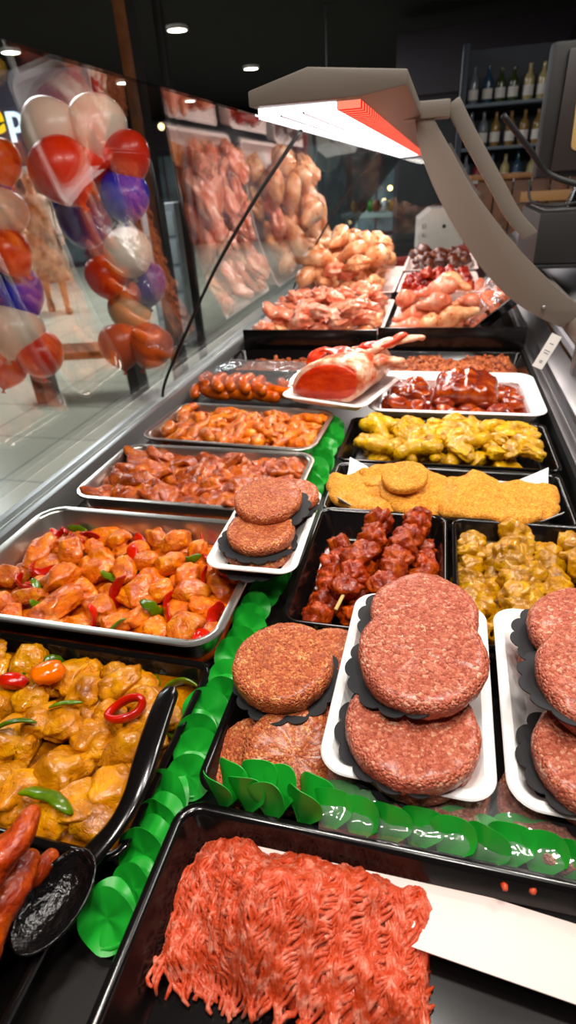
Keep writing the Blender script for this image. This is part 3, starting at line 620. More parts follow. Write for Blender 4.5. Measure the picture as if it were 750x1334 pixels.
link('meat_strip', slicemesh(8, .05, .026, .008, M['lamb_lean'], .006), lr, (.012, -.02, .1), (rad(6), rad(4), rad(25)))
link('meat_strip', slicemesh(9, .03, .018, .007, M['lamb_lean'], .005), lr, (-.05, -.02, .083), (rad(6), rad(-38), rad(60)))

lr.scale = (1.12, 1.1, 1.0)
# ================================================================== RIGHT SIDE, BACK TO FRONT
tray('foam_tray', .39, .30, .03, .012, .04, M['foam'], .06, 1.355, .012, 'wide white tray of dark glazed ribs and meat', 'tray', 'white foam trays')
sauce('dark_glaze', -.115, .225, 1.225, 1.485, -.006, M['sauce_red'], 'dark red glaze in the wide white tray')
H = Heap(-.115, .225, 1.225, 1.44, -.014)
rb = [blob(s, (.03, .024, .014), .14, 1.4, 3, 3, M['rib']) for s in (1, 2, 3)]
heap(H, rb, 26, 'glazed_meat_piece', 'small dark glazed meat piece in the wide white tray', 'meat piece', 'glazed meat pieces', rs, (.8, 1.15), 15, .4)
def ribslab(seed, lx, ly, th):
    rings = []
    for q, z in ((.02, 1), (.4, 1), (.75, 1), (.92, .8), (1, .3), (1, -.4), (.94, -.9), (.5, -1), (.02, -1)):
        ring = []
        for k in range(60):
            t = 2*PI*k/60; c, s_ = math.cos(t), math.sin(t); e = 1/max(abs(c), abs(s_))**.82
            x, y = lx*q*c*e, ly*q*s_*e; ring.append((x*(1+.05*nz((c, s_, 0), 2, seed)), y*(1+.06*nz((c, s_, 2), 2, seed)), th/2*z - 14*x*x*.25 + .0035*math.sin(x*190)*(z > 0) + .003*nz((x, y, z), 40, seed)))
        rings.append(ring)
    return MB().loft(rings).mesh('food', M['rib'], smooth=True)
o = link('rib_slab', ribslab(3, .076, .06, .048), None, (.085, 1.335, .030), (rad(8), 0, rad(-3))); tag(o, 'large dark glazed rib slab lying on the ribs in the wide white tray', 'rib slab')
o = link('rib_slab', ribslab(5, .055, .05, .026), None, (-.045, 1.37, .006), (0, 0, rad(6))); tag(o, 'flatter glazed rib slab left of the large one in the wide white tray', 'rib slab')
# yellow chicken
tray('black_tray', .41, .225, .05, .007, .02, M['black'], .04, 1.078, 0, 'black plastic tray of yellow chicken, right of the wings', group='black plastic trays')
yc = [blob(s, (.022*f, .018, .014), .24, 1.5, 3, 4, M['yellow_chicken']) for s, f in ((1, 1), (2, 1.3), (3, 1.5))] + [limb([(-.034, 0, 0, .012), (-.012, .006, .004, .015), (.012, 0, .002, .013), (.034, -.006, 0, .010)], s, M['yellow_chicken'], amp=.14) for s in (5, 6)]
H = Heap(-.145, .228, .985, 1.175, -.046, dome=.02, cap=.010)
heap(H, yc, 72, 'yellow_chicken_piece', 'yellow marinated chicken piece in the black tray right of the wings', 'chicken piece', 'yellow chicken pieces', rs, (.85, 1.15), 20, .45)
# breaded escalopes
tray('black_tray', .40, .185, .045, .007, .02, M['black'], .04, .868, -.002, 'black plastic tray of orange breaded escalopes on white paper', group='black plastic trays')
pp = MB(); nx = 14; V = []
for j in range(nx+1):
    for i in range(nx+1):
        u, v = i/nx, j/nx; x, y = -.135+.35*u, .795+.155*v; V.append((x, y, -.036 + .030*max(0, abs(u-.5)*2-.72)/.28 + .02*max(0, abs(v-.5)*2-.75)/.25 + .003*nz((x, y, 0), 25)))
pp.add(V, [(j*(nx+1)+i, j*(nx+1)+i+1, (j+1)*(nx+1)+i+1, (j+1)*(nx+1)+i) for j in range(nx) for i in range(nx)])
o = pp.build('greaseproof_paper', M['paper'], smooth=True); md = o.modifiers.new('thick', 'SOLIDIFY'); md.thickness = .0006; tag(o, 'white greaseproof paper under the breaded escalopes', 'paper')
esc = [(-.108, .850, .004, .056, .056, 12, 'breaded escalope at the left end of its tray', 8), (.0, .846, .008, .066, .062, 13, 'wide breaded escalope in the middle of the tray, under the round one', 8),
       (.082, .842, .010, .060, .064, 14, 'breaded escalope right of the middle, overlapping its neighbours', 8), (.165, .842, .008, .058, .054, 15, 'pointed breaded escalope at the right end of the tray', 5),
       (-.055, .888, .012, .052, .042, 17, 'breaded escalope at the back left of the tray', 8), (.135, .812, .006, .056, .036, 18, 'breaded escalope at the front right edge of the tray', 5), (-.06, .818, .002, .06, .036, 19, 'breaded escalope at the front left edge of the tray', 5)]
for k, (x, y, z, lx, ly, sd, lab, tl) in enumerate(esc):
    o = link('breaded_escalope', slicemesh(sd, lx, ly, .018, M['bread'], .005, ns=60), None, (x, y, z-.006), (rad(tl), rad(rng.uniform(-6, 6)), rng.uniform(-.3, .3))); tag(o, lab, 'breaded meat', 'breaded escalopes')
p = at_z(527, 622, .03); o = link('breaded_patty', pattymesh(4, .039, .014, M['bread']), None, p, (rad(14), rad(-3), 0)); tag(o, 'round breaded patty on top of the escalopes', 'breaded patty')
# skewers
def skewer(name, p0, p1, meshes, n, label, cat, group, rs, stick=True, size=(.85, 1.15), stick_out=(.03, .012)):
    p0, p1 = Vector(p0), Vector(p1); T = empty(name, p0, 0, label, cat, group); d = p1-p0; L = d.length; dn = d.normalized()
    MB().tube([tuple(-dn*stick_out[0]), tuple(d*.5), tuple(d + dn*stick_out[1])], [.0026, .0026, .0012], 8).build('stick', M['stick'], T, smooth=True)
    for i in range(n):
        o = link('meat_chunk', meshes[rs.randrange(len(meshes))], T, d*((i+.5)/n) + Vector((rs.uniform(-.003, .003), 0, rs.uniform(-.002, .003))), (rs.uniform(-.4, .4), rs.uniform(-.4, .4), rs.uniform(0, 6.28)), rs.uniform(*size))
    return T
BT = 'black plastic trays'
tray('black_tray', .205, .285, .05, .006, .022, M['black'], -.057, .642, 0, 'black plastic tray of red glazed skewers', group=BT)
tray('black_tray', .205, .285, .05, .006, .022, M['black'], .153, .640, 0, 'black plastic tray of yellow-olive skewers', group=BT)
rm = [blob(s, (.021, .020, .019), .3, 1.7, 3, 4, M['red_meat'], .07) for s in (1, 2, 3, 4, 5, 6)]
RS = 'red glazed skewers'
for p0, p1, n, lab in (((-.116, .530, -.026), (-.112, .715, -.024), 7, 'leftmost red glazed skewer in its tray, stick showing in front'),
                       ((-.071, .540, -.028), (-.066, .735, -.026), 7, 'second red glazed skewer from the left'),
                       ((-.030, .54, -.026), (-.024, .735, -.024), 7, 'third red glazed skewer from the left'),
                       ((.010, .55, -.026), (.014, .735, -.024), 7, 'rightmost red glazed skewer in the bottom layer'),
                       ((-.088, .56, .001), (-.056, .752, .004), 7, 'red glazed skewer on top, left of the middle'),
                       ((-.040, .57, .003), (.004, .772, .010), 7, 'red glazed skewer on top with a chunk poking up at its far end')):
    skewer('red_skewer', p0, p1, rm, n, lab, 'meat skewer', RS, rs)
om = [blob(s, (.023, .019, .018), .28, 1.6, 3, 4, M['olive_meat'], .06) for s in (1, 2, 3, 4, 5, 6)]
OS = 'yellow-olive chicken skewers'
for p0, p1, n, lab in (((.078, .52, -.018), (.078, .738, -.014), 8, 'leftmost yellow-olive chicken skewer'), ((.116, .52, -.022), (.112, .722, -.020), 7, 'second yellow-olive chicken skewer from the left, lying low'),
                       ((.152, .52, -.012), (.142, .758, -.004), 8, 'third yellow-olive chicken skewer, its tip raised'), ((.186, .52, -.022), (.180, .735, -.02), 8, 'fourth yellow-olive chicken skewer from the left'),
                       ((.228, .52, -.014), (.222, .75, -.008), 8, 'rightmost yellow-olive chicken skewer'), ((.128, .52, .006), (.124, .69, .008), 6, 'yellow-olive chicken skewer lying across the second and third')):
    skewer('olive_skewer', p0, p1, om, n, lab, 'chicken skewer', OS, rs, size=(.9, 1.2), stick_out=(.02, .022))
sauce('olive_sauce', .064, .24, .512, .768, -.03, M['sauce_olive'], 'olive sauce under the yellow chicken skewers', r=.02)
sauce('red_sauce', -.148, .034, .60, .74, -.042, M['sauce_red'], 'dark red sauce under the red skewers', r=.04)

# ================================================================== BURGERS
def patty(x, y, z, r, lab, grp, m='patty', tx=0, ty=0, h=.021, seed=None):
    o = link('beef_patty', pattymesh(seed or rng.randrange(99), r, h, M[m]), None, (x, y, z), (rad(tx), rad(ty), rng.uniform(0, .1))); return tag(o, lab, 'burger patty', grp)
def disc(x, y, z, r, lab, grp, tx=0, ty=0):
    o = link('paper_disc', scallop(rng.randrange(99), r), None, (x, y, z), (rad(tx), rad(ty), rng.uniform(0, 6))); return tag(o, lab, 'paper disc', grp)
FT = 'white foam trays'
# tray in the middle
def burger_tray(x0, where, short):
    tray('foam_tray', .150, .246, .024, .010, .026, M['foam'], x0, .408, .034, 'long white foam tray of stacked beef patties ' + where, 'foam tray', FT, rz=rad(-1))
    g, pg_ = 'beef patties in the ' + short, 'black paper discs in the ' + short
    disc(x0-.004, .340, .0145, .060, 'lowest front black paper disc in the ' + short, pg_)
    patty(x0+.004, .332, .024, .052, 'lowest front beef patty, mostly hidden, in the ' + short, g)
    disc(x0-.004, .336, .0365, .063, 'black paper disc under the front patty in the ' + short, pg_, 3)
    patty(x0+.002, .332, .049, .058, 'front beef patty on its paper disc in the ' + short, g, tx=4, seed=5, h=.023)
    patty(x0+.004, .458, .025, .053, 'hidden lower back beef patty in the ' + short, g)
    patty(x0+.006, .460, .047, .053, 'middle beef patty of the back pile in the ' + short, g)
    disc(x0-.003, .458, .0585, .060, 'black paper disc under the back patty in the ' + short, pg_, 2)
    patty(x0+.007, .461, .071, .056, 'back beef patty, half covered, in the ' + short, g, tx=3, seed=8, h=.022)
    disc(x0-.003, .386, .0715, .063, 'black paper disc under the topmost patty in the ' + short, pg_, 11, -1)
    patty(x0+.006, .384, .085, .058, 'topmost beef patty, leaning on the back one in the ' + short, g, tx=11, ty=-1, seed=21, h=.023)
burger_tray(.007, 'beside the green garnish row', 'middle white tray')
burger_tray(.164, 'at the right edge', 'right white tray')
# small tray lying across the steel trays
tray('foam_tray', .125, .225, .02, .009, .024, M['foam'], -.211, .650, .044, 'small white foam tray of patties resting on the steel tray rims', 'foam tray', FT, rz=rad(1))
g = 'beef patties in the small white tray'; pgx = 'black paper discs in the small white tray'
disc(-.214, .590, .027, .056, 'lowest black paper disc in the small white tray', pgx)
patty(-.208, .595, .036, .047, 'lowest beef patty in the small white tray', g, 'patty_warm', h=.017)
disc(-.212, .600, .0465, .055, 'black paper disc under the front patty in the small white tray', pgx, 4)
patty(-.209, .606, .057, .047, 'front beef patty in the small white tray', g, 'patty_warm', tx=5, h=.019, seed=7)
patty(-.200, .706, .036, .045, 'back beef patty in the small white tray', g, 'patty_warm', h=.019)
disc(-.198, .702, .047, .052, 'black paper disc on the back patty in the small white tray', pgx, 4)
patty(-.192, .712, .0565, .044, 'upper back beef patty in the small white tray', g, 'patty_warm', tx=2, h=.017, seed=14)
disc(-.204, .655, .0685, .055, 'black paper disc under the top patty in the small white tray', pgx, 7)
patty(-.211, .657, .079, .049, 'topmost beef patty in the small white tray', g, 'patty_warm', tx=7, h=.019, seed=33)
# black tray of burgers under the foam trays
tray('black_tray', .41, .225, .05, .007, .022, M['black'], .022, .382, -.003, 'black plastic tray of loose patties under the white foam trays', group=BT)
g = 'beef patties in the black tray'
patty(-.135, .318, -.022, .046, 'left front beef patty in the black tray, behind the green cups', g, 'patty_warm', tx=16, ty=-8, seed=41, h=.026)
patty(-.098, .322, -.010, .050, 'right front beef patty in the black tray, behind the green cups', g, 'patty_warm', tx=22, ty=6, seed=42, h=.026)
patty(-.058, .352, -.012, .047, 'beef patty half under the middle white tray', g, 'patty_warm', tx=10, ty=10, seed=44, h=.024)
patty(-.128, .415, -.022, .050, 'lower beef patty under the single large patty in the black tray', g, 'patty_warm', h=.026)
patty(-.082, .448, -.008, .048, 'back beef patty beside the skewers in the black tray', g, 'patty_warm', tx=4, h=.026)
disc(-.123, .396, .015, .058, 'black paper disc under the single large patty in the black tray', 'black paper disc of the black tray', 4, 2)
patty(-.127, .399, .031, .054, 'single large beef patty on black paper left of the middle white tray', g, 'patty_warm', tx=5, ty=-1, h=.026, seed=51)
for x, y, lab in ((.03, .316, 'beef patty under the cling film below the middle white tray'), (.135, .312, 'beef patty under the cling film below the right white tray')):
    patty(x, y, -.004, .050, lab, g, 'patty', h=.024)

# ================================================================== MINCE
tray('black_tray', .405, .205, .05, .008, .024, M['black'], .014, .156, 0, 'black plastic tray of fresh red mince at the near edge', group=BT)
o = tag(MB().box((-.150, .185, -.046), (.13, .236, -.0445)).build('tray_liner', M['foam_pink'], bevel=.0005, loc=(0, .012, .012), rot=(rad(2), 0, rad(-5))), 'pale stained liner sheet under the fresh mince', 'liner')
def mince_heap():
    b = MB(); r2 = random.Random(4); x0, x1, y0, y1 = -.168, .034, .146, .246
    def top(x, y):
        u = (x-(x0+x1)/2)/((x1-x0)/2); v = (y-(y0+y1)/2)/((y1-y0)/2); u += .16*nz((x, y, 8), 18); v += .22*nz((x, y, 9), 20); e = max(0, 1-max(abs(u), abs(v))**2.6)
        return -.044 + .052*e**.6*(.82+.75*nz((x, y, 0), 17) - .22*max(0, min(1, (x+.06)/.09)))
    # an inner mass so that no gap shows through the strands
    n = 26; V = [(x0+(x1-x0)*i/n, y0+(y1-y0)*j/n, top(x0+(x1-x0)*i/n, y0+(y1-y0)*j/n)-.003) for j in range(n+1) for i in range(n+1)]
    b.add(V, [(j*(n+1)+i, j*(n+1)+i+1, (j+1)*(n+1)+i+1, (j+1)*(n+1)+i) for j in range(n) for i in range(n)])
    def strand(x, y, ang, L, r):
        P = []; k = 7
        for i in range(k+1):
            s = (i/k-.5)*L; wv = .0035*math.sin(i*1.1+x*300); xx = x + math.cos(ang)*s - math.sin(ang)*wv; yy = y + math.sin(ang)*s + math.cos(ang)*wv
            P.append((xx, yy, max(-.043, top(min(max(xx, x0), x1), min(max(yy, y0), y1)) + .0015 + .008*nz((xx, yy, 3), 120, 2) - .004*abs(2*i/k-1)**3)))
        b.tube(P, [r*.6] + [r]*(k-1) + [r*.5], 6)
    rows = 40
    for q in range(rows):                            # combed rows of strands, as they fall from the mincer
        for w in range(20):
            x = x0+(x1-x0)*(q+r2.uniform(-.4, .4))/rows; y = y0 + (y1-y0)*(w+r2.uniform(-.4, .4))/20
            a_ = 1.45 + .8*nz((x, y, 0), 13, 3) + r2.uniform(-.12, .12) + (.5 if x < -.11 else 0)
            strand(x, y, a_, r2.uniform(.022, .036), r2.uniform(.0017, .0021))
    for _ in range(150):                             # loose ends
        x, y = r2.uniform(x0, x1), r2.uniform(y1-.02, y1+.002); strand(x, y, r2.uniform(.6, 2.4), r2.uniform(.012, .022), .0016)
    return b
tag(mince_heap().build('fresh_mince', M['mince'], smooth=True), 'heap of fresh red mince strands in the near black tray', 'mince', kind='stuff')
for px, py, z in ((617, 1137, -.008), (657, 1155, -.008), (694, 1160, -.008)):
    p = at_z(px, py, z); tag(link('mince_crumb', blob(70, (.0028, .0035, .002), .3, 2, 0, 2, M['mince']), None, p, (0, 0, px)), 'tiny crumb of mince stuck on the black tray wall', 'meat crumb', 'stray mince crumbs')

# ================================================================== GREEN GARNISH CUPS
def fan(seed, R, spread=1.15, flute=5, fl=.0022, open_=.5, th=.0007):
    """a folded cup: two fluted fans joined along the bottom fold"""
    b = MB()
    for sgn in (1, -1):
        na, nr_ = 30, 8; F_ = []; grid = []
        for side in (0, 1):
            for i in range(nr_+1):
                r_ = R*(i/nr_)
                for j in range(na+1):
                    aa = spread*(2*j/na-1); rr = r_*(1-.30*abs(aa/spread)**3 + .02*math.sin(7*aa))
                    x, z = rr*math.sin(aa), rr*math.cos(aa)
                    y = sgn*(open_*r_*.5*math.cos(aa*1.1)**2 + .001) + fl*math.sin(flute*aa+seed)*(i/nr_) + side*th*sgn + .0025*nz((x, z, sgn), 40, seed)
                    grid.append((x, y, z))
        n1 = (nr_+1)*(na+1)
        for i in range(nr_):
            for j in range(na):
                q = i*(na+1)+j; F_.append((q, q+1, q+na+2, q+na+1)); F_.append((n1+q, n1+q+na+1, n1+q+na+2, n1+q+1))
        ed = [i*(na+1) for i in range(nr_+1)] + [nr_*(na+1)+j for j in range(1, na+1)] + [i*(na+1)+na for i in range(nr_-1, -1, -1)]
        for p, q in zip(ed, ed[1:]): F_.append((p, q, n1+q, n1+p))
        b.add(grid, F_)
    return b.mesh('garnish', M['green'], smooth=True, sharp=70)
def clam(seed, R, open_=.55, th=.0007):
    """a round cup folded like a clam shell: two dished round flaps joined at the bottom fold"""
    b = MB()
    for sgn in (1, -1):
        na, nq = 36, 7; grid = []; F_ = []
        for side in (0, 1):
            for i in range(nq+1):
                q = max(.02, i/nq)
                for j in range(na):
                    f = 2*PI*j/na; x, z = R*q*math.sin(f)*1.12, R*(.82 + q*math.cos(f))
                    y = sgn*(math.tan(open_)*max(z, 0) + .0012 - .20*R*(1-q*q)) + sgn*side*th + .0012*q*math.sin(5*f+seed) + .003*nz((x, z, sgn), 45, seed)
                    grid.append((x, y, z))
        n1 = (nq+1)*na
        for i in range(nq):
            for j in range(na):
                k = (j+1) % na; a_, b_, c_, d_ = i*na+j, i*na+k, (i+1)*na+k, (i+1)*na+j
                F_.append((a_, b_, c_, d_)); F_.append((n1+a_, n1+d_, n1+c_, n1+b_))
        for j in range(na): k = (j+1) % na; F_.append((nq*na+j, nq*na+k, n1+nq*na+k, n1+nq*na+j))
        F_.append(tuple(range(na))); F_.append(tuple(n1+k for k in range(na))[::-1])
        b.add(grid, F_)
    # the fold itself joins both flaps
    b.tube([(-.009, 0, .001), (0, 0, 0), (.009, 0, .001)], .0022, 8)
    return b.mesh('garnish', M['green'], smooth=True, sharp=60)
fans = [clam(s, .022, .20 + .06*(s % 3)) for s in range(5)]
GL = 'green garnish cups in the row along the case'
ys = []; y = .150
while y < 1.17: ys.append(y); y += .0255
for i, y in enumerate(ys):
    k = rng.uniform(.88, 1.1)
    o = link('garnish_cup', fans[i % 5], None, (-.1975 + rng.uniform(-.004, .003) - (.006 if y < .27 else 0), y, -.036 + rng.uniform(0, .004)), (rad(-46 + rng.uniform(-10, 8)), rad(rng.uniform(-12, 12)), rad(12 + rng.uniform(-24, 24))), (k*(.82 if y < .27 else .95), k, k*1.08))
    tag(o, 'green plastic garnish cup in the row between the left and right trays', 'garnish', GL)
f2 = [fan(s, .050, .56, 6, .0034, .46) for s in (5, 6, 7)]
GF = 'green garnish cups in front of the black burger tray'
for i, x in enumerate([-.152, -.128, -.104, -.080, -.056, -.032, -.008, .016, .040, .064, .088, .112, .136, .160, .184]):
    o = link('garnish_cup', f2[i % 3], None, (x, (.2625 if i < 4 else .258) + .002*math.sin(i*2), -.018), (rad(-14 + rng.uniform(-5, 5)) if i < 4 else rad(-38), rad(rng.uniform(-6, 6)), rad(rng.uniform(-8, 8) - 22)), (1, 1, 1.05 if i < 4 else .9))
    tag(o, 'green plastic garnish cup standing in front of the burgers, not under film' if i < 4 else 'green plastic garnish cup under the cling film', 'garnish', GF if i < 4 else 'green garnish cups under the cling film')
# cling film over the burgers and cups on the right
fb = MB(); nx, ny = 50, 22; V = []
for j in range(ny+1):
    for i in range(nx+1):
        u, v = i/nx, j/ny; x = -.062 + .275*u; y = .247 + .075*v
        V.append((x, y + .003*nz((x, v, 0), 20), .0075 + .0035*nz((x, y, 0), 60) + .002*nz((x, y, 4), 150) - .03*max(0, .16-v)/.16 + .004*math.sin(v*3)))
fb.add(V, [(j*(nx+1)+i, j*(nx+1)+i+1, (j+1)*(nx+1)+i+1, (j+1)*(nx+1)+i) for j in range(ny) for i in range(nx)])
o = fb.build('cling_film', M['film'], smooth=True); tag(o, 'clear wrinkled cling film over the patties and green cups at the front right', 'film')

# ================================================================== FAR RAW CHICKEN
GT = 'pale trays of raw chicken at the far end'
def far_tray(x0, x1, y0, y1, z, lab, m='foam_pink', h=.05):
    return tray('meat_tray', x1-x0, y1-y0, h, .010, .02, M[m], (x0+x1)/2, (y0+y1)/2, z, lab, 'tray', GT)
rc = [blob(s, (.05, .036, .028), .32, 1.5, 3, 4, M['raw_chicken'], .08) for s in (1, 2, 3)] + [limb([(-.05, 0, 0, .03), (-.01, .008, .006, .034), (.03, .004, 0, .022), (.065, -.006, 0, .012)], s, M['raw_chicken']) for s in (4, 5)]
rpk = [blob(s, (.042, .032, .022), .32, 1.5, 3, 4, M['raw_pink'], .08) for s in (1, 2, 3)] + [slicemesh(s, .06, .04, .02, M['raw_pink'], .008) for s in (4, 5)]
far_tray(-.62, -.16, 1.84, 2.42, .03, 'pale tray of raw chicken just behind the black divider, left')
H = Heap(-.61, -.18, 1.85, 2.41, -.02, .008, dome=.02)
heap(H, rc[:3], 18, 'raw_chicken_piece', 'pale raw chicken piece in the tray behind the divider, left', 'raw chicken', 'pale raw chicken pieces, left front', rs, (.9, 1.2), 15, .35)
heap(H, rpk, 42, 'raw_chicken_fillet', 'pink raw chicken fillet in the tray behind the divider, left', 'raw chicken', 'pink raw chicken fillets, left front', rs, (.9, 1.2), 15, .35)
far_tray(-.63, -.17, 2.50, 3.25, .045, 'second pale tray of raw chicken, far left, heaped high')
H = Heap(-.62, -.19, 2.52, 3.24, -.005, .008, dome=.09)
heap(H, rc + rpk[:1], 64, 'raw_chicken_portion', 'raw chicken piece in the high far left heap', 'raw chicken', 'raw chicken pieces in the far left heap', rs, (.95, 1.3), 25, .32)
far_tray(-.14, .155, 1.85, 2.30, .03, 'pale tray of raw drumsticks and red offal behind the divider, right')
dk = [limb([(-.04, 0, 0, .026), (-.01, .004, .004, .03), (.025, 0, 0, .018), (.055, 0, 0, .010)], s, M['raw_pink']) for s in (6, 7)] + [limb([(-.04, 0, 0, .026), (-.01, .004, .004, .03), (.025, 0, 0, .018), (.055, 0, 0, .011)], 8, M['raw_chicken'])]
H = Heap(-.135, .15, 1.87, 2.10, -.02, .006, dome=.01)
heap(H, dk, 17, 'raw_drumstick', 'raw drumstick in the pale tray behind the divider, right', 'raw chicken', 'raw drumsticks', rs, (.85, 1.1), 20, .35)
hm = [blob(s, (.024, .018, .016), .2, 1.4, 1, 3, M['heart']) for s in (1, 2, 3)]
far_tray(-.15, .17, 2.32, 2.80, .075, 'pale tray of dark red offal behind the drumsticks')
H = Heap(-.14, .16, 2.32, 2.76, .04, .006, dome=.06)
heap(H, hm, 90, 'raw_offal_piece', 'dark red raw offal piece in the tray behind the drumsticks', 'offal', 'dark red offal pieces', rs, (.9, 1.3), 30, .35)
far_tray(-.17, .19, 3.0, 3.6, .06, 'pale tray of dark brown offal at the far right')
do = [blob(s, (.045, .034, .026), .22, 1.3, 2, 3, M['dark_offal']) for s in (1, 2)]
H = Heap(-.16, .18, 3.02, 3.58, .02, .008, dome=.03)
heap(H, do, 26, 'dark_offal_piece', 'dark brown offal piece in the far right tray', 'offal', 'dark brown offal pieces', rs, (.9, 1.3), 25, .35)
# tilted black tray of wrapped chicken leaning on the staff side
tt = MB(); 
tl = tray('tilted_black_tray', .26, .56, .035, .010, .02, M['black'], .235, 2.16, .13, 'black tray of wrapped raw chicken tilted up against the staff side', 'tray')
tl.rotation_euler = (0, rad(-42), 0); tl.location = (.215, 2.16, .075)
q = tl.rotation_euler.to_matrix(); 
for i in range(14):
    lx, ly = -.08 + .055*(i % 3.0) + rng.uniform(-.01, .01), -.23 + .10*(i//3) + rng.uniform(-.01, .01)
    o = link('wrapped_chicken_fillet', rpk[i % 5], None, Vector(tl.location) + q @ Vector((lx, ly, .03)), (0, rad(-42), rng.uniform(0, 6)), .8); tag(o, 'raw chicken fillet under film in the tilted black tray', 'raw chicken', 'fillets in the tilted black tray')
flm = MB(); V = []
for j in range(13):
    for i in range(9):
        u, v = i/8, j/12; p = Vector(tl.location) + q @ Vector((-.12+.24*u, -.27+.54*v, .048 + .005*nz((u, v, 0), 9) - .03*max(0, abs(u-.5)*2-.8)/.2)); V.append(p)
flm.add(V, [(j*9+i, j*9+i+1, (j+1)*9+i+1, (j+1)*9+i) for j in range(12) for i in range(8)])
tag(flm.build('cling_film', M['film'], smooth=True), 'clear cling film over the tilted tray of chicken', 'film')

# ================================================================== STAFF SIDE, RIGHT BACKGROUND
# black box with a till screen on it
bx = empty('till_box', (.37, 2.1, .19), 0, 'black square till box on the staff counter at the right', 'till box')
MB().box((-.08, -.1, 0), (.28, .36, .012)).build('base_plate', M['seal'], bx, bevel=.003)
MB().box((-.085, -.1, .014), (.28, .36, .155)).build('casing', M['black_matt'], bx, bevel=.006)
MB().box((-.06, .0, .155), (.25, .33, .158)).build('top_plate', M['steel_soft'], bx, bevel=.001)
scr = empty('till_screen', (.43, 2.2, .348), rad(8), 'back of a black till screen standing on the till box', 'screen')
MB().tube([(0, 0, .0), (0, 0, .012), (0, 0, .10)], [.05, .045, .014], 16).build('stand', M['black'], scr, sharp=40)
MB().box((-.16, -.02, .085), (.26, .03, .42)).build('casing', M['black_matt'], scr, bevel=.012)
MB().box((-.12, -.034, .10), (.30, -.02, .40)).build('rear_cover', plain('dark_brown_plastic', (40, 32, 28), .45), scr, bevel=.01)
kp = [(.018*math.cos(t)-.0, .150+.018*math.sin(t)) for t in [PI + PI*k/10 for k in range(11)]] + [(.036, .36), (-.030, .36)]
MB().prism([(p[0]-.055, p[1]+.02) for p in kp], -.038, -.033).build('tan_plate', plain('tan_plastic', (178, 146, 88), .5), scr, bevel=.001)
def cable(name, pts, r, lab, m='seal'):
    o = MB().tube([tuple(p) for p in catmull([tuple(p) for p in pts], 40)], r, 8).build(name, M[m], smooth=True); return tag(o, lab, 'cable')
cable('cable', [at_y(655, 150, 1.9), at_y(690, 195, 1.95), at_y(712, 225, 2.0), at_y(752, 240, 2.0), at_y(775, 243, 2.0)], .008, 'thick black cable hanging in front of the till screen')
cable('cable', [at_y(688, 235, 2.05), at_y(692, 262, 2.03), at_y(722, 268, 2.0), at_y(760, 262, 2.0)], .004, 'thin black cable looped on top of the till box')
cable('cable', [at_y(700, 262, 2.0), at_y(672, 268, 1.98), at_y(666, 290, 1.98), at_y(656, 312, 2.0)], .002, 'thin black wire hanging from the till box to the grey rail')
# wooden crate and bottle shelf
cx0, cx1 = at_y(618, 240, 4.5).x, 1.1
ct = empty('wooden_crate', (cx0, 4.5, FLOOR), 0, 'rough wooden plank crate behind the till box', 'crate')
zt = at_y(640, 234, 4.5).z - FLOOR
sm = MB()
for k in range(11):
    MB().box((.02+.115*k, 0, 0), (.02+.115*k+.106, .02, zt)).build('plank', M['wood'], ct, bevel=.002)
MB().box((-.03, -.03, zt), (1.3, .25, zt+.03)).build('top_board', plain('light_wood', (168, 116, 62), .5, var=((130, 84, 42), 12)), ct, bevel=.004)
MB().box((.3, -.02, zt-.14), (1.3, 0, zt-.08)).build('rail', plain('tan_wood', (186, 138, 84), .5), ct, bevel=.003)
shelf = empty('bottle_shelf', (.1, 5.0, .2), 0, 'dark blue shop shelf with rows of bottles behind the wooden crate', 'shelf')
SB = plain('dark_blue_paint', (26, 40, 58), .5)
MB().box((0, .32, -1.1), (1.5, .35, 1.0)).build('back_board', SB, shelf)
for z in (.12, .38, .64): MB().box((0, 0, z), (1.5, .32, z+.02)).build('board', plain('shelf_board', (84, 100, 112), .4), shelf, bevel=.002)
MB().box((-.04, 0, -1.1), (0, .35, 1.0)).box((.72, 0, -1.1), (.75, .35, 1.0)).build('upright', SB, shelf, bevel=.002)
bcols = [((60, 74, 30), 'green'), ((150, 120, 60), 'amber'), ((120, 130, 140), 'grey'), ((150, 40, 50), 'red'), ((190, 176, 120), 'pale yellow'), ((50, 84, 110), 'blue')]
bmat = [plain(n + '_bottle_glass', c, .2, spec=.6, coat=.5) for c, n in bcols]
def bottle_mesh(h, r, m):
    P = [(.02, 0), (r*.9, 0), (r, .01), (r, h*.58), (r*.9, h*.66), (r*.38, h*.78), (r*.34, h*.97), (r*.42, h*.98), (r*.42, h), (.002, h)]
    return MB().loft([[(q*math.cos(2*PI*k/14), q*math.sin(2*PI*k/14), z) for k in range(14)] for q, z in P]).mesh('bottle', m, sharp=50)
bms = [bottle_mesh(.2 + .01*(i % 3), .034, m) for i, m in enumerate(bmat)]; lbm = MB().loft([[(.0352*math.cos(2*PI*k/14), .0352*math.sin(2*PI*k/14), z) for k in range(14)] for z in (.03, .09)]).mesh('label', M['paper'], sharp=50)
for r_, z in enumerate((.14, .40, .66)):
    for i in range(15):
        k = rng.randrange(6); T = link('bottle', bms[k], None, (.15+.092*i+rng.uniform(-.008, .008), 5.12, .2+z)); tag(T, bcols[k][1] + ' bottle on the ' + ('bottom', 'middle', 'top')[r_] + ' board of the dark blue shelf', 'bottle', bcols[k][1] + ' bottles on the ' + ('bottom', 'middle', 'top')[r_] + ' shelf board')
        link('label', lbm, T)
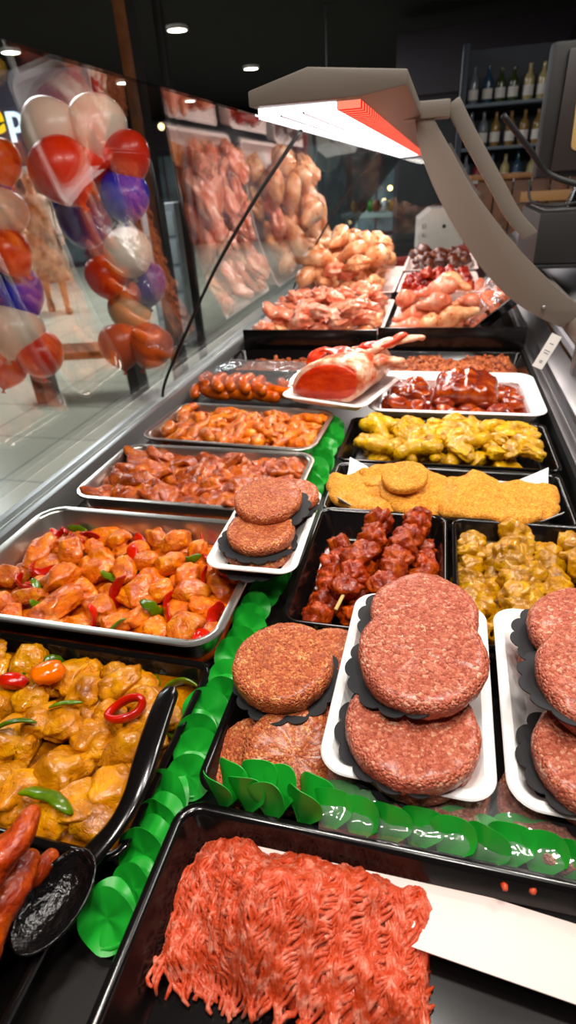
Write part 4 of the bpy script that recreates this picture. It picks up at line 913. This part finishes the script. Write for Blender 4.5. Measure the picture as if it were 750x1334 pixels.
# white carton at the far end
wb = empty('white_carton', (-.01, 4.42, -.02), rad(6), 'white cardboard carton with a round hand hole at the far end of the case', 'carton')
pw = plain('white_card', (222, 208, 198), .55); z1 = .27
MB().prism([(-.14, 0), (.17, 0), (.17, z1), (-.06, z1), (-.14, z1-.06)], 0, .35).build('body', pw, wb, bevel=.003)
MB().tube([(.03, -.002, .16), (.03, .001, .16)], .013, 16, up=Vector((0, 0, 1))).build('hand_hole', M['seal'], wb, sharp=40)
mk = MB()
for x, z, w_, h_ in ((-.115, .15, .012, .03), (-.098, .155, .01, .026), (-.113, .10, .016, .022), (-.095, .098, .008, .026)): mk.box((x, -.0015, z), (x+w_*.4, -.0002, z+h_)).box((x, -.0015, z), (x+w_, -.0002, z+.004))
mk.build('printed_marks', plain('ink_blue', (60, 60, 76), .6), wb)

# ================================================================== SHOP SHELL AND MALL
def struct(b, name, m, **k): return tag(b.build(name, m, **k), kind='structure')
def tiles(name, c1, c2, sx, rough=.25):
    N = NT(name); b = N.n('ShaderNodeBsdfPrincipled'); N.l(b.outputs[0], N.out.inputs[0]); tc = N.n('ShaderNodeTexCoord'); br = N.n('ShaderNodeTexBrick')
    br.offset = 0; br.inputs['Scale'].default_value = 1; br.inputs['Brick Width'].default_value = sx; br.inputs['Row Height'].default_value = sx; br.inputs['Mortar Size'].default_value = .006
    br.inputs['Color1'].default_value = lin(c1); br.inputs['Color2'].default_value = lin(tuple(v*.95 for v in c1)); br.inputs['Mortar'].default_value = lin(c2)
    N.l(tc.outputs['Object'], br.inputs['Vector']); N.l(br.outputs[0], b.inputs['Base Color']); b.inputs['Roughness'].default_value = rough; return N.m
struct(MB().box((-12, -1.5, FLOOR-.1), (3, 19, FLOOR)), 'floor', tiles('mall_floor_tiles', (206, 202, 180), (120, 122, 114), .6))
CE = 2.1
struct(MB().box((-12, -1.5, CE), (3, 19, CE+.1)), 'ceiling', plain('dark_ceiling', (9, 9, 10), .9, spec=.1))
dw = plain('dark_shop_wall', (46, 42, 50), .6); bl = plain('blue_grey_wall', (112, 128, 136), .6)
struct(MB().box((-12.1, -1.5, FLOOR), (-12, 19, CE)), 'wall_left', dw)
struct(MB().box((-12, 19, FLOOR), (3, 19.1, CE)), 'wall_back', bl)
struct(MB().box((3, -1.5, FLOOR), (3.1, 19, CE)), 'wall_right', dw)
struct(MB().box((-12, -1.6, FLOOR), (3.1, -1.5, CE)), 'wall_front', dw)
# posts of the shop window, seen through the glass
p = at_y(232, 470, 2.6); q2 = at_y(262, 440, 3.0)
pst = empty('window_post', (p.x, 2.6, FLOOR), 0, 'brown wooden post outside the glass, right of the balloons', 'post')
MB().box((-.028, -.03, 0), (.028, .03, 2.4)).build('timber', M['wood'], pst, bevel=.004); MB().box((.028, -.034, 0), (.036, .034, 2.4)).build('edge_strip', M['black_matt'], pst)
pst2 = empty('window_post', (q2.x, 3.0, FLOOR), 0, 'thin dark post outside the glass, right of the brown one', 'post')
MB().box((-.018, -.02, 0), (.018, .02, 2.4)).build('timber', M['black_matt'], pst2, bevel=.003)
# shop fronts
front_m = plain('shopfront_frame', (58, 50, 62), .5); win_m = plain('shop_window_blue', (70, 92, 112), .15, spec=.7)
def shopfront(loc, rz, w, h, lab, c=(96, 110, 118)):
    T = empty('shopfront', loc, rz, lab, 'shopfront'); wm = plain('shop_interior', c, .5, var=(tuple(v*.4 for v in c), 2.2))
    MB().box((-w/2, 0, 0), (w/2, .1, h)).build('wall', front_m, T, bevel=.01)
    MB().box((-w/2, -.12, h*.78), (w/2, 0, h)).build('fascia', front_m, T, bevel=.01)
    n = int(w/1.3)
    for k in range(n):
        x0 = -w/2 + w*k/n + .06; x1 = -w/2 + w*(k+1)/n - .06
        f = MB().box((x0, -.03, .1), (x1, 0, h*.74)).build('window', wm, T, bevel=.01); MB().box(((x0+x1)/2-.02, -.05, .1), ((x0+x1)/2+.02, -.03, h*.74)).build('mullion', front_m, f)
    return T
shopfront((-9.5, 9, FLOOR), rad(62), 9, 2.9, 'dark purple shop front across the mall, left')
shopfront((-4.5, 16.5, FLOOR), rad(8), 7, 2.9, 'blue grey shop front at the far end of the mall', (120, 144, 152))
shopfront((.3, 9, FLOOR), rad(-8), 2.0, 2.9, 'dark shop front behind the far end of the case', (40, 40, 44))
# lit sign on the left shop front
sg_ = empty('lit_sign', at_y(12, 172, 6.0), 0, 'lit shop sign with a yellow e and a white p, top left', 'sign')
sg_.rotation_euler = (rad(90), 0, rad(20))
def letter(ch, x, m, size):
    cu = bpy.data.curves.new('letter', 'FONT'); cu.body = ch; cu.size = size; cu.extrude = .02; cu.bevel_depth = .006; o = bpy.data.objects.new('letter', cu); COL.objects.link(o)
    bpy.context.view_layer.update(); dg = bpy.context.evaluated_depsgraph_get(); me = bpy.data.meshes.new_from_object(o.evaluated_get(dg)); bpy.data.objects.remove(o); me.materials.clear(); me.materials.append(m)
    return link('letter', me, sg_, (x, 0, 0))
letter('e', -.24, glow('sign_yellow', (255, 196, 20), 1.6), .46); letter('p', -.005, glow('sign_white', (220, 240, 255), 1.8), .36)
MB().box((-.9, -.3, -.05), (.9, .5, -.03)).build('back_board', plain('sign_board', (40, 32, 54), .5), sg_)
# ceiling lamps in the mall: round, built where they hang
def mlamp(x, y, r=.11, s=14, z=CE-.03, lab=''):
    T = empty('ceiling_lamp', (x, y, z), 0, lab, 'lamp', 'round mall ceiling lamps')
    MB().loft([[(q*math.cos(2*PI*k/20), q*math.sin(2*PI*k/20), zz) for k in range(20)] for q, zz in ((r*1.15, .03), (r*1.15, -.01), (r, -.012))], True, False).build('ring', M['white'], T, sharp=40)
    MB().loft([[(q*math.cos(2*PI*k/20), q*math.sin(2*PI*k/20), zz) for k in range(20)] for q, zz in ((r, -.008), (.002, -.008))], False, True).build('diffuser', glow('mall_lamp', (255, 240, 220), s), T)
for y in (5, 8, 11, 14):
    for x in (-8, -5.5, -3.2): mlamp(x, y, lab='round white lamp in the dark mall ceiling')
# things in the mall seen through the glass
gl_ = glow('shop_spot', (255, 220, 150), 5)
for k, (px, py, y) in enumerate([(20, 212, 8), (34, 232, 8), (210, 165, 9), (225, 172, 9), (455, 290, 13), (508, 245, 12), (520, 258, 12), (500, 262, 12), (512, 270, 12), (100, 262, 8)]):
    tag(link('spot_lamp', blob(k, (.045, .045, .045), 0, 1, 0, 2, gl_, 0), None, at_y(px, py, y)), 'small warm shop light glowing in the mall', 'lamp', 'small warm shop lights')
tb = at_y(500, 300, 10); T = empty('display_table', (tb.x, 10, FLOOR), rad(-6), 'pale teal display table standing in the mall beyond the glass', 'table')
tm = plain('teal_paint', (150, 178, 176), .5)
MB().box((-.6, -.4, .86), (.6, .4, .92)).build('table_top', tm, T, bevel=.01)
for sx in (-.55, .5):
    for sy in (-.36, .3): MB().box((sx, sy, 0), (sx+.05, sy+.05, .86)).build('leg', tm, T)
for k in range(9):
    o = link('table_goods', blob(k+3, (.07, .06, .09), .1, 1.3, 2, 2, [gl_, M['red_panel'], M['green'], M['wood'], M['white']][k % 5] if k % 5 else plain('gold_paper', (200, 160, 60), .4)), None, (tb.x-.45+.11*k, 9.9+.06*(k % 3), FLOOR+1.0)); tag(o, 'small wrapped item on the teal display table', 'goods', 'items on the teal table')
sp_ = at_y(427, 205, 8); T = empty('round_sign', sp_, rad(10), 'plain round white hanging sign in the mall beyond the glass', 'sign')
MB().loft([[(q*math.cos(2*PI*k/32), yy, q*math.sin(2*PI*k/32)) for k in range(32)] for q, yy in ((.15, .02), (.155, .0), (.15, -.02))]).build('disc', plain('pale_sign', (196, 214, 216), .5), T, sharp=40)
MB().tube([(0, 0, .14), (0, 0, CE-sp_.z)], .006, 6).build('rod', M['steel_soft'], T)
bl_ = at_y(450, 318, 5.2); T = empty('barrier_post', (bl_.x, 5.2, FLOOR), 0, 'chrome barrier post with ball top beyond the glass', 'post')
hz_ = bl_.z-FLOOR
MB().loft([[(q*math.cos(2*PI*k/20), q*math.sin(2*PI*k/20), z) for k in range(20)] for q, z in ((.14, 0), (.14, .02), (.03, .05), (.025, hz_-.07))]).build('pole', plain('chrome', (210, 216, 220), .12, 1), T, sharp=40)
link('ball', blob(1, (.075, .075, .09), 0, 1, 0, 3, plain('chrome_ball', (210, 216, 220), .12, 1), 0), T, (0, 0, hz_))
cb = at_y(222, 348, 5.5); T = empty('steel_cabinet', (cb.x, 5.5, FLOOR), rad(12), 'grey steel drawer cabinet in the mall between the two posts', 'cabinet')
cbz = at_y(222, 264, 5.5).z-FLOOR
MB().box((-.16, -.2, 0), (.16, .2, cbz)).build('body', plain('grey_cabinet', (150, 160, 166), .4), T, bevel=.008)
for k in range(5): MB().box((-.14, -.212, .08+.24*k), (.14, -.2, .28+.24*k)).build('drawer', plain('pale_grey_drawer', (176, 186, 190), .4), T, bevel=.004)
# hanging white ceiling trim of the far shop
bn = at_z(60, 470, FLOOR); bp_ = at_z(108, 452, FLOOR+.4); T = empty('mall_bench', (bp_.x, bp_.y, FLOOR), rad(12), 'brown wooden bench on the mall floor below the balloons', 'bench')
MB().box((-.5, -.15, .34), (.5, .15, .40)).build('seat', M['wood'], T, bevel=.01)
for sx in (-.42, .34): MB().box((sx, -.13, 0), (sx+.08, .13, .34)).build('leg', M['black_matt'], T)

# ------------------------------------------------------------------ balloons outside the glass
CREAM, RED, BLUE = (232, 206, 184), (228, 44, 8), (34, 30, 190)
def bmat_(n, c): return plain(n, c, .3, spec=.4, coat=.1)
BM = {'white': bmat_('white_balloon', CREAM), 'red': bmat_('red_balloon', RED), 'blue': bmat_('blue_balloon', BLUE), 'violet': bmat_('violet_balloon', (74, 44, 140)), 'tan': bmat_('tan_balloon', (206, 168, 120)), 'orange': bmat_('orange_balloon', (214, 84, 34))}
def balloon_mesh(m):
    P = [(.004, -1.16), (.03, -1.13), (.10, -1.06), (.32, -.93), (.58, -.74), (.80, -.48), (.94, -.18), (1, .12), (.97, .42), (.84, .70), (.60, .90), (.32, 1.0), (.1, 1.035), (.004, 1.04)]
    Q = catmull([(r, z, 0) for r, z in P], 30)
    return MB().loft([[(max(.003, q[0])*math.cos(2*PI*k/32), max(.003, q[0])*math.sin(2*PI*k/32), q[1]) for k in range(32)] for q in Q]).mesh('balloon', m, True)
BME = {k: balloon_mesh(m) for k, m in BM.items()}
KN = {k: MB().loft([[(q*math.cos(2*PI*j/12), q*math.sin(2*PI*j/12), z) for j in range(12)] for q, z in ((.02, -1.10), (.06, -1.14), (.05, -1.17), (.13, -1.26), (.005, -1.24))]).mesh('knot', m, True) for k, m in BM.items()}
for px, py, r, c, lab in [
    (67, 176, 37, 'white', 'large white balloon at the top left'), (128, 170, 36, 'white', 'large white balloon at the top, right of another white one'),
    (2, 212, 25, 'red', 'red balloon at the left edge under the lit sign'), (82, 226, 38, 'red', 'big red balloon just below the two top white ones'), (118, 212, 34, 'red', 'red balloon tucked behind the big red one'), (166, 206, 29, 'red', 'red balloon at the top beside the brown post'),
    (6, 280, 28, 'white', 'white balloon at the left edge below the upper red one'), (-3, 250, 20, 'blue', 'blue balloon peeking in at the left edge'), (110, 288, 33, 'violet', 'violet balloon in the middle of the cluster'), (163, 258, 30, 'blue', 'deep blue balloon beside the brown post'), (92, 266, 22, 'blue', 'small blue balloon behind the violet one'),
    (14, 332, 27, 'red', 'red balloon at the left edge above a blue one'), (25, 382, 31, 'blue', 'blue balloon low at the left edge'), (138, 362, 25, 'red', 'small round red balloon in the middle, below the white one'),
    (168, 332, 29, 'white', 'white balloon at the right of the cluster, below the deep blue one'), (190, 371, 26, 'violet', 'violet balloon low at the right, touching the brown post'), (20, 434, 34, 'white', 'white balloon lowest at the left edge'),
    (52, 463, 29, 'red', 'red balloon at the bottom left beside the lowest white one'), (8, 478, 26, 'red', 'lowest red balloon at the left edge'), (170, 406, 27, 'tan', 'tan balloon low at the right of the cluster'), (158, 452, 27, 'orange', 'orange balloon lowest at the right of the cluster'), (196, 452, 27, 'orange', 'orange balloon beside the foot of the brown post')]:
    Y = 2.05 + rng.uniform(-.12, .12) + (.1 if c in ('violet', 'blue') else 0); p = at_y(px, py, Y); dep = -(CAM_ROT.transposed() @ (p - CAM_POS)).z; R = r*dep/FPX*1.04
    o = link('balloon', BME[c], None, p, (rng.uniform(-.5, .5), rng.uniform(-.5, .5), 0), R); tag(o, lab, 'balloon', 'balloons outside the glass'); link('knot', KN[c], o)

# ------------------------------------------------------------------ the passer-by
pp_ = at_z(80, 408, FLOOR); pr_ = empty('person', (pp_.x, pp_.y, FLOOR), rad(38), 'passer-by in a brown patterned coat walking past beyond the balloons', 'person')
def skin(name, J, E, m, root, parent, sub=2):
    me = bpy.data.meshes.new(name); me.from_pydata([j[:3] for j in J], E, []); o = link(name, me, parent); me.materials.append(m)
    bm = bmesh.new(); bm.from_mesh(me); ly = bm.verts.layers.skin.verify()
    for v, j in zip(bm.verts, J): v[ly].radius = (j[3], j[4] if len(j) > 4 else j[3]); v[ly].use_root = False
    bm.verts.ensure_lookup_table(); bm.verts[root][ly].use_root = True; bm.to_mesh(me); bm.free()
    s = o.modifiers.new('skin', 'SKIN'); s.use_smooth_shade = True; d = o.modifiers.new('sub', 'SUBSURF'); d.levels = d.render_levels = sub; return o
J = [(0, 0, .95, .13, .10), (0, .0, 1.12, .125, .09), (0, .01, 1.3, .15, .10), (0, .01, 1.42, .08, .07), (0, .0, 1.50, .05), (0, -.01, 1.57, .07, .075), (0, -.015, 1.66, .085, .095), (0, -.01, 1.72, .06, .07),
     (.17, .01, 1.40, .06), (.22, .06, 1.14, .045), (.23, -.06, .92, .034), (-.17, .01, 1.40, .06), (-.22, -.04, 1.14, .045), (-.22, -.22, 1.0, .034),
     (.09, 0, .88, .095), (.10, -.12, .50, .06), (.10, -.04, .10, .04), (.10, -.10, .05, .04), (.10, -.19, .03, .03), (-.09, 0, .88, .095), (-.10, .10, .50, .06), (-.10, .34, .16, .04), (-.10, .32, .08, .036), (-.10, .24, .03, .03),
     (.23, -.10, .85, .026), (-.22, -.28, .96, .026)]
Ed = [(0,1),(1,2),(2,3),(3,4),(4,5),(5,6),(6,7),(2,8),(8,9),(9,10),(2,11),(11,12),(12,13),(0,14),(14,15),(15,16),(16,17),(17,18),(0,19),(19,20),(20,21),(21,22),(22,23),(10,24),(13,25)]
skin('body', J, Ed, plain('skin', (176, 120, 92), .5), 0, pr_)
coat_m = plain('brown_coat', (122, 78, 56), .8, var=((176, 150, 124), 9))
cr2 = []
for z, w_, d_, y in ((.42, .27, .25, .03), (.7, .25, .21, .01), (.95, .20, .16, 0), (1.12, .18, .135, 0), (1.3, .205, .14, .01), (1.40, .19, .12, .01), (1.45, .10, .09, .01)):
    cr2.append([(w_*math.cos(2*PI*k/28)*(1+.05*math.sin(5*k)), y + d_*math.sin(2*PI*k/28)*(1+.04*math.sin(3*k)), z) for k in range(28)])
MB().loft(cr2, False, False).build('coat', coat_m, pr_, smooth=True)
for s_, P in ((1, [(.16, .01, 1.41), (.225, .06, 1.14), (.232, -.05, .94)]), (-1, [(-.16, .01, 1.41), (-.225, -.04, 1.14), (-.222, -.2, 1.01)])):
    MB().tube(catmull(P, 10), [.075]*6 + [.062]*5, 12).build('sleeve', coat_m, pr_, smooth=True)
hr = link('hair', blob(9, (.098, .112, .12), .06, 2, 0, 3, plain('grey_white_scarf', (200, 196, 190), .8)), pr_, (0, .012, 1.70))
for x, y, z, rx in ((.10, -.11, .035, 0), (-.10, .27, .07, .9)):
    link('shoe', blob(12, (.05, .13, .045), .05, 1, 0, 3, plain('brown_leather', (86, 50, 34), .4)), pr_, (x, y, z), (rx, 0, 0))
fm = plain('skin_face', (176, 120, 92), .5); dkm = plain('eye_dark', (30, 22, 20), .3)
for sx in (-.032, .032): link('eye', blob(2, (.012, .008, .008), 0, 1, 0, 2, dkm, 0), pr_, (sx, -.105, 1.655))
link('nose', blob(2, (.014, .02, .024), 0, 1, 0, 2, fm, 0), pr_, (0, -.112, 1.62)); link('mouth', blob(2, (.026, .008, .006), 0, 1, 0, 2, M['red_panel'], 0), pr_, (0, -.1, 1.575))

# ================================================================== LIGHT
def area(name, loc, rot, sx, sy, energy, c=(1, 1, 1), shape='RECTANGLE'):
    L = bpy.data.lights.new(name, 'AREA'); L.shape = shape; L.size = sx; L.size_y = sy; L.energy = energy; L.color = c; o = bpy.data.objects.new(name, L); COL.objects.link(o); o.location = loc; o.rotation_euler = rot; return o
area('case_light', (-.225, 2.55, .548), (0, 0, 0), .11, 3.0, 15, (1, .90, .82))
for k, (x, y, e) in enumerate(((-.35, -.35, 9), (.25, -.2, 7), (.5, .5, 6), (.1, .55, 8), (-.15, .25, 7), (.7, 1.3, 7))):
    area('shop_spot', (x, y, 1.75), (0, 0, 0), .16, .16, e*1.3, (1, .94, .86), 'DISK')
area('staff_fill', (1.1, 1.7, 1.85), (0, rad(25), 0), .3, 1.6, 28, (1, .95, .9))  # added fill, no fixture modelled: brightens the grey panels on the staff side
for x, y, e in ((-3.2, 4, 90), (-4, 8, 150), (-7, 6, 110), (-3, 13, 170)):
    area('mall_light', (x, y, CE-.06), (0, 0, 0), 1.2, 1.2, e, (.95, .97, 1))
w = bpy.data.worlds.new('world'); scene.world = w; w.use_nodes = True; bg = w.node_tree.nodes['Background']; bg.inputs[0].default_value = (.75, .8, .9, 1); bg.inputs[1].default_value = .06
